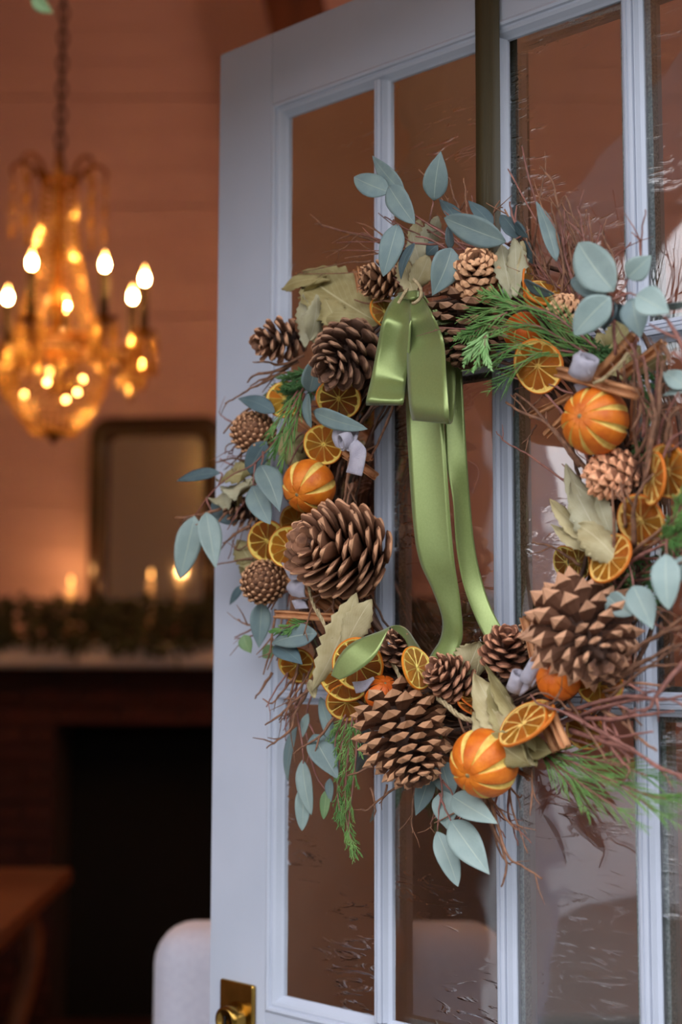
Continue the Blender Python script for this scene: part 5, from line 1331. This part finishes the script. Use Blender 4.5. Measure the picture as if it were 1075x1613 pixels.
for pts, r, m in [
    # fan at the top right
    ([(905, 480, .05), (885, 420, .06), (850, 340, .066), (822, 232, .07)], .0016, TR), ([(900, 470, .05), (870, 400, .055), (845, 350, .06), (800, 266, .06)], .0015, TR),
    ([(915, 480, .05), (898, 400, .06), (882, 330, .066), (870, 285, .07), (852, 262, .07)], .0016, TB), ([(910, 480, .05), (890, 420, .058), (880, 370, .062), (868, 325, .064)], .0018, TB),
    ([(930, 470, .06), (920, 385, .07), (905, 335, .075), (892, 310, .078), (880, 330, .078)], .0014, TB), ([(925, 470, .06), (925, 390, .07), (912, 345, .075), (910, 326, .076)], .0013, TR),
    ([(940, 460, .06), (932, 395, .07), (928, 344, .075)], .0013, TB), ([(975, 440, .07), (962, 395, .08), (955, 372, .08), (950, 364, .08)], .0012, TB),
    ([(1010, 430, .08), (1006, 385, .085), (1000, 372, .086), (995, 366, .086)], .0011, TR), ([(1008, 432, .08), (1014, 370, .085), (1018, 330, .086)], .0011, TR),
    ([(870, 460, .05), (840, 400, .052), (812, 345, .055), (804, 318, .056)], .0017, TR), ([(860, 470, .045), (835, 415, .05), (818, 370, .05), (795, 330, .052)], .0016, TB),
    ([(880, 470, .045), (862, 430, .05), (850, 392, .052), (844, 372, .052)], .002, TB), ([(920, 500, .05), (905, 455, .056), (893, 415, .06), (888, 372, .064), (880, 345, .064)], .0017, TR),
    ([(860, 450, .05), (850, 425, .055), (842, 415, .056)], .0012, TR), ([(900, 468, .05), (870, 440, .055), (835, 430, .058)], .0014, TR),
    # top centre
    ([(745, 395, .045), (728, 345, .05), (712, 300, .052), (708, 280, .052)], .0015, TB), ([(740, 395, .045), (722, 360, .05), (700, 322, .052), (675, 285, .052), (660, 268, .052)], .0016, TB),
    ([(750, 390, .045), (740, 340, .05), (736, 308, .05), (731, 282, .05)], .0013, TB), ([(735, 395, .045), (715, 345, .05), (706, 312, .05)], .0014, TB), ([(790, 385, .045), (778, 340, .05), (788, 315, .05)], .0012, TB),
    ([(790, 378, .05), (775, 350, .052), (780, 335, .052), (792, 326, .052)], .0014, TB),
    # to the upper left
    ([(640, 400, .045), (595, 384, .05), (555, 368, .055), (496, 352, .058)], .0019, TB), ([(620, 390, .045), (595, 362, .05), (562, 350, .05)], .0012, TB), ([(600, 382, .05), (570, 368, .054), (545, 392, .056), (515, 405, .056)], .001, TB),
    ([(585, 412, .05), (560, 410, .054), (535, 416, .056), (470, 430, .056)], .001, TB), ([(590, 415, .045), (560, 432, .05), (466, 431, .056)], .0009, TB),
    # left side
    ([(480, 560, .05), (445, 575, .06), (420, 572, .064), (398, 570, .066)], .0018, TB), ([(470, 570, .05), (430, 585, .06), (405, 592, .064), (390, 602, .064)], .0022, TB),
    ([(460, 575, .05), (420, 600, .062), (395, 612, .068), (370, 628, .07), (355, 636, .07)], .0018, TB), ([(465, 585, .05), (435, 590, .058), (408, 600, .06), (395, 608, .06)], .0016, TB),
    ([(430, 640, .05), (400, 640, .056), (372, 662, .06), (352, 682, .062)], .0019, TB), ([(425, 725, .05), (395, 724, .054), (365, 724, .058), (341, 728, .06)], .0016, TB), ([(384, 700, .05), (380, 715, .052), (377, 732, .052)], .0014, TB),
    ([(372, 790, .05), (330, 805, .07), (298, 812, .078), (276, 816, .08)], .0022, TB), ([(365, 798, .06), (345, 820, .068), (342, 827, .068)], .0017, TB), ([(395, 830, .05), (372, 842, .056), (358, 850, .058), (352, 856, .058)], .002, TB),
    ([(400, 880, .05), (375, 882, .054), (342, 890, .058)], .0014, TB), ([(400, 850, .045), (378, 868, .05), (366, 850, .05)], .0012, TB), ([(405, 985, .04), (385, 985, .044), (375, 975, .046)], .0014, TB), ([(400, 1000, .04), (385, 1002, .044), (370, 1006, .046)], .0011, TR),
    # lower left
    ([(470, 1060, .055), (450, 1082, .06), (430, 1110, .062), (415, 1100, .062)], .0016, TB), ([(500, 1078, .07), (470, 1100, .076), (440, 1125, .078), (418, 1142, .078)], .0019, TB), ([(490, 1080, .065), (468, 1120, .07), (458, 1150, .072), (436, 1165, .074), (420, 1178, .074)], .0019, TB),
    ([(435, 960, .05), (428, 1020, .052), (415, 1062, .052)], .0016, TB), ([(445, 970, .05), (435, 1010, .054), (422, 1055, .054)], .0014, TB), ([(475, 1030, .055), (462, 1075, .06), (452, 1110, .06)], .0018, TB), ([(480, 1060, .05), (470, 1100, .054), (450, 1135, .056)], .0013, TB),
    ([(530, 1125, .06), (500, 1160, .07), (475, 1178, .074), (462, 1188, .074)], .0018, TB), ([(475, 1090, .05), (460, 1120, .052), (445, 1128, .052)], .0015, TB), ([(430, 1060, .05), (412, 1090, .054), (402, 1100, .054)], .0019, TB),
    ([(600, 1200, .06), (575, 1212, .07), (548, 1222, .072)], .0014, TB), ([(625, 1240, .055), (600, 1262, .06), (580, 1272, .06), (566, 1275, .06)], .0014, TB), ([(585, 1240, .05), (590, 1270, .052), (590, 1288, .052)], .0013, TB), ([(610, 1235, .05), (604, 1258, .052), (598, 1266, .052)], .0012, TB),
    # bottom
    ([(765, 1250, .06), (778, 1300, .068), (792, 1340, .07), (798, 1370, .07), (790, 1396, .07)], .002, TB), ([(770, 1250, .06), (785, 1300, .07), (805, 1348, .074), (830, 1365, .075), (855, 1384, .075)], .0018, TB), ([(762, 1255, .055), (770, 1290, .06), (790, 1345, .062), (805, 1362, .062)], .0015, TB),
    ([(765, 1245, .06), (790, 1280, .066), (816, 1308, .068)], .0014, TB), ([(655, 1240, .05), (652, 1280, .052), (650, 1312, .052)], .0014, TB), ([(700, 1250, .045), (682, 1290, .048), (680, 1306, .048)], .0012, TB), ([(838, 1210, .07), (836, 1250, .074), (836, 1286, .074)], .0012, TB), ([(800, 1235, .06), (815, 1255, .062), (822, 1252, .062)], .0012, TB),
    ([(800, 1198, .06), (820, 1215, .066), (834, 1228, .068)], .003, TB),
    # lower right
    ([(870, 1130, .06), (930, 1112, .075), (985, 1100, .085), (1040, 1100, .09), (1090, 1094, .09)], .0024, TR), ([(880, 1140, .06), (940, 1118, .075), (1000, 1105, .084), (1060, 1106, .09), (1090, 1118, .09)], .0022, TR), ([(900, 1130, .06), (960, 1132, .076), (1010, 1126, .084), (1062, 1120, .088)], .0022, TR),
    ([(890, 1120, .07), (930, 1145, .084), (985, 1175, .092), (1030, 1205, .096), (1090, 1235, .098)], .0022, TR), ([(900, 1150, .066), (955, 1170, .08), (1000, 1182, .09), (1040, 1206, .096), (1078, 1222, .096)], .0026, TR), ([(905, 1155, .064), (955, 1162, .08), (1000, 1158, .086), (1030, 1152, .088)], .0016, TR),
    ([(960, 1172, .08), (975, 1195, .088), (985, 1210, .09), (993, 1218, .09)], .0016, TR), ([(1090, 1030, .09), (1050, 1075, .1), (1022, 1112, .102), (1010, 1122, .102)], .0026, TR), ([(880, 1158, .06), (930, 1178, .07), (965, 1192, .074)], .0014, TR), ([(985, 1075, .08), (1010, 1088, .086), (1020, 1095, .086)], .0014, TR),
    ([(940, 1060, .06), (990, 1030, .08), (1040, 1000, .09), (1090, 985, .094)], .0028, TB), ([(950, 1075, .06), (1000, 1048, .08), (1050, 1022, .09), (1090, 1010, .094)], .0026, TB), ([(960, 1050, .06), (1010, 1020, .08), (1060, 985, .09), (1090, 960, .09)], .0024, TB), ([(960, 1080, .06), (1010, 1055, .078), (1060, 1045, .086), (1090, 1048, .088)], .002, TB), ([(950, 1090, .06), (1000, 1075, .08), (1055, 1082, .088)], .0018, TB),
    ([(900, 1120, .08), (860, 1095, .094), (830, 1100, .096)], .0013, TB), ([(920, 1140, .085), (885, 1122, .095), (850, 1108, .098), (836, 1094, .098)], .0015, TR), ([(866, 1110, .094), (880, 1095, .1), (886, 1084, .1)], .0013, TB),
    # right side
    ([(950, 895, .06), (990, 870, .076), (1030, 838, .084), (1090, 790, .09)], .0024, TB), ([(960, 915, .06), (1000, 882, .076), (1045, 860, .084), (1090, 845, .09)], .0022, TR), ([(985, 880, .06), (1040, 850, .078), (1090, 815, .086)], .0022, TB),
    ([(1000, 860, .08), (1002, 800, .094), (1010, 770, .1), (1030, 745, .1)], .0024, TB), ([(985, 830, .08), (980, 790, .09), (978, 760, .09)], .0018, TB), ([(968, 880, .08), (966, 820, .09), (965, 770, .09)], .0018, TB), ([(1018, 760, .09), (1022, 700, .1), (1030, 650, .102), (1020, 600, .104), (1015, 565, .104)], .0026, TB),
    ([(1030, 700, .09), (1042, 640, .1), (1044, 600, .102), (1044, 568, .102)], .0028, TB), ([(1014, 690, .08), (1012, 620, .094), (1000, 560, .1), (994, 540, .1)], .0018, TR), ([(1004, 690, .07), (1012, 610, .084), (1000, 550, .09)], .002, TR), ([(1050, 700, .09), (1060, 655, .1), (1075, 640, .1)], .0022, TB),
    ([(1090, 680, .1), (1085, 600, .11), (1072, 550, .114), (1050, 505, .116), (1046, 502, .116)], .0026, TR), ([(1045, 545, .104), (1052, 560, .106), (1056, 572, .106)], .0024, TB), ([(1000, 560, .09), (1010, 590, .094), (1008, 640, .094), (996, 680, .09)], .0022, TB), ([(1034, 760, .09), (1050, 700, .098), (1078, 680, .1)], .002, TR), ([(1020, 720, .08), (1024, 680, .09), (1036, 640, .09)], .002, TB),
    ([(1055, 720, .09), (1060, 690, .094), (1056, 660, .094)], .0016, TB), ([(970, 560, .1), (965, 500, .11), (966, 470, .112)], .0015, TR), ([(990, 620, .08), (985, 590, .09), (985, 560, .092)], .002, TB),
    # inside, across the glass at the right
    ([(925, 740, .06), (895, 705, .065), (862, 672, .066), (825, 648, .066), (797, 634, .066)], .0024, TB), ([(915, 735, .06), (880, 690, .065), (850, 650, .066), (820, 625, .066), (808, 625, .066)], .002, TB), ([(930, 730, .065), (905, 680, .07), (875, 635, .072), (835, 605, .072), (790, 590, .072)], .0016, TR),
    ([(905, 770, .05), (870, 745, .054), (830, 718, .056), (795, 698, .056), (782, 680, .056)], .0013, TR), ([(905, 620, .07), (880, 612, .074), (855, 600, .075)], .0012, TR), ([(905, 755, .06), (898, 742, .062), (886, 730, .062)], .001, TB), ([(915, 890, .06), (885, 872, .066), (862, 862, .066), (838, 855, .066)], .0016, TB),
    ([(830, 650, .06), (845, 632, .066), (855, 625, .066)], .0011, TB), ([(800, 530, .09), (770, 526, .096), (738, 522, .098), (693, 515, .1)], .0012, TR), ([(845, 670, .05), (835, 690, .052), (822, 700, .052)], .0009, TB),
    # among the left decorations
    ([(560, 950, .06), (550, 975, .068), (540, 1000, .07)], .0016, TB), ([(510, 935, .07), (490, 965, .082), (478, 1000, .084)], .0015, TB), ([(520, 925, .07), (498, 940, .08), (474, 944, .082), (462, 942, .082)], .0014, TB), ([(530, 930, .06), (524, 960, .066), (536, 985, .066)], .0016, TB),
    ([(556, 760, .05), (545, 800, .054), (556, 830, .054)], .0016, TB), ([(552, 720, .05), (548, 770, .05), (540, 800, .05)], .002, TB), ([(620, 640, .04), (600, 690, .044), (585, 720, .044)], .0018, TB), ([(455, 980, .05), (444, 1010, .054), (436, 1040, .054)], .0018, TB), ([(470, 990, .05), (456, 1020, .054), (450, 1060, .054)], .0016, TB),
]: twig(pts, r, m)
def fan(n_, x0, y0, dx0, dy0, nn, tips, r_):
    for _ in range(n_):
        bx, by = x0 + rnd(-dx0, dx0), y0 + rnd(-dy0, dy0)
        (xa, ya), (xb, yb) = random.choice(tips)
        t = rnd(0, 1); tx, ty = xa + (xb - xa) * t + rnd(-12, 12), ya + (yb - ya) * t + rnd(-12, 12)
        n0, n1 = nn[0] + rnd(-.01, .01), nn[1] + rnd(-.012, .012)
        sway = rnd(-14, 14)
        twig([(bx, by, n0), (bx + (tx - bx) * .35 + sway, by + (ty - by) * .35, n0 + (n1 - n0) * .4), (bx + (tx - bx) * .7 + sway * .6, by + (ty - by) * .7, n0 + (n1 - n0) * .8), (tx, ty, n1)], rnd(*r_), random.choice((TB, TR)))
fan(13, 890, 470, 40, 18, (.05, .068), [((800, 300), (870, 270)), ((860, 320), (930, 330)), ((930, 340), (985, 390)), ((790, 350), (840, 400))], (.0009, .0015))
fan(10, 735, 395, 40, 10, (.045, .052), [((660, 275), (745, 300)), ((600, 340), (660, 330)), ((500, 360), (560, 420))], (.0008, .0013))
fan(9, 1020, 730, 36, 40, (.06, .1), [((995, 560), (1060, 550)), ((1040, 620), (1080, 600)), ((1000, 640), (1070, 660))], (.0013, .0022))
fan(11, 920, 1120, 45, 30, (.06, .09), [((1040, 1090), (1085, 1130)), ((1000, 1150), (1085, 1220)), ((1000, 1060), (1085, 1000)), ((940, 1180), (1000, 1210))], (.0012, .0022))
fan(7, 1000, 900, 40, 40, (.05, .085), [((1085, 800), (1085, 900)), ((1085, 950), (1085, 1020))], (.0012, .002))
fan(6, 480, 1050, 30, 40, (.05, .066), [((405, 1060), (430, 1160)), ((430, 1110), (470, 1200))], (.0009, .0016))
fan(10, 410, 720, 30, 60, (.04, .056), [((340, 640), (350, 740)), ((350, 800), (365, 890))], (.0009, .0016))
fan(10, 770, 1250, 40, 10, (.045, .064), [((740, 1290), (830, 1340)), ((680, 1300), (720, 1270))], (.0009, .0015))
for i in range(46):                                       # short ends bristling all round the ring
    a = rnd(0, 2 * PI); r1 = WR + rnd(.01, .03); n1 = rnd(.02, .05); da = rnd(.05, .3) * random.choice((1, 1, 1, -1)); out_ = rnd(.02, .06)
    if 1.9 < a < 2.9: out_ *= .5
    q = [ringpt(a, r1 - .02, n1), ringpt(a + da * .4, r1 + out_ * .35, n1 + .008) + rv(.004), ringpt(a + da * .8, r1 + out_ * .75, n1 + .012) + rv(.004), ringpt(a + da, r1 + out_, n1 + .012)]
    q = smooth_path(q, 3); k = len(q)
    obj('twig', MB().tube(q, [.0014 * (1 - .5 * j / k) for j in range(k)], 5), random.choice((TB, TR)), wreath, origin=q[0])

# ------------------------------------------------------------------ tip of greenery over the doorway
hl = Vector((PY(48, -60, 1.0).x, .95, HZ + .02))
e = empty('doorway_sprig', Vector((PY(48, -60, .97).x, .97, HZ - .1)))
tag(e, 'green leaf tip hanging into view from greenery over the door opening, top left corner', 'leaf sprig')
q = smooth_path([Vector((PY(40, -140, .985).x, .985, HZ - .01)), PY(38, -90, .97), PY(46, -40, .96), PY(54, -8, .955)], 5)
obj('stem', MB().tube(q, .0014, 6), 'sprig_stem', e)
def free_leaf(b, t, w, m, roll=0): return obj('leaf', leaf_mb(b, t, w, roll, kind='euc', bend=.05, fold=.15), m, e, origin=b)
free_leaf(PY(50, -8, .955), PY(84, 21, .95), .012, 'green_leaf', 30)
free_leaf(PY(46, -40, .96), PY(92, -30, .955), .014, 'green_leaf', 10); free_leaf(PY(44, -60, .965), PY(8, -40, .96), .014, 'green_leaf', 10)
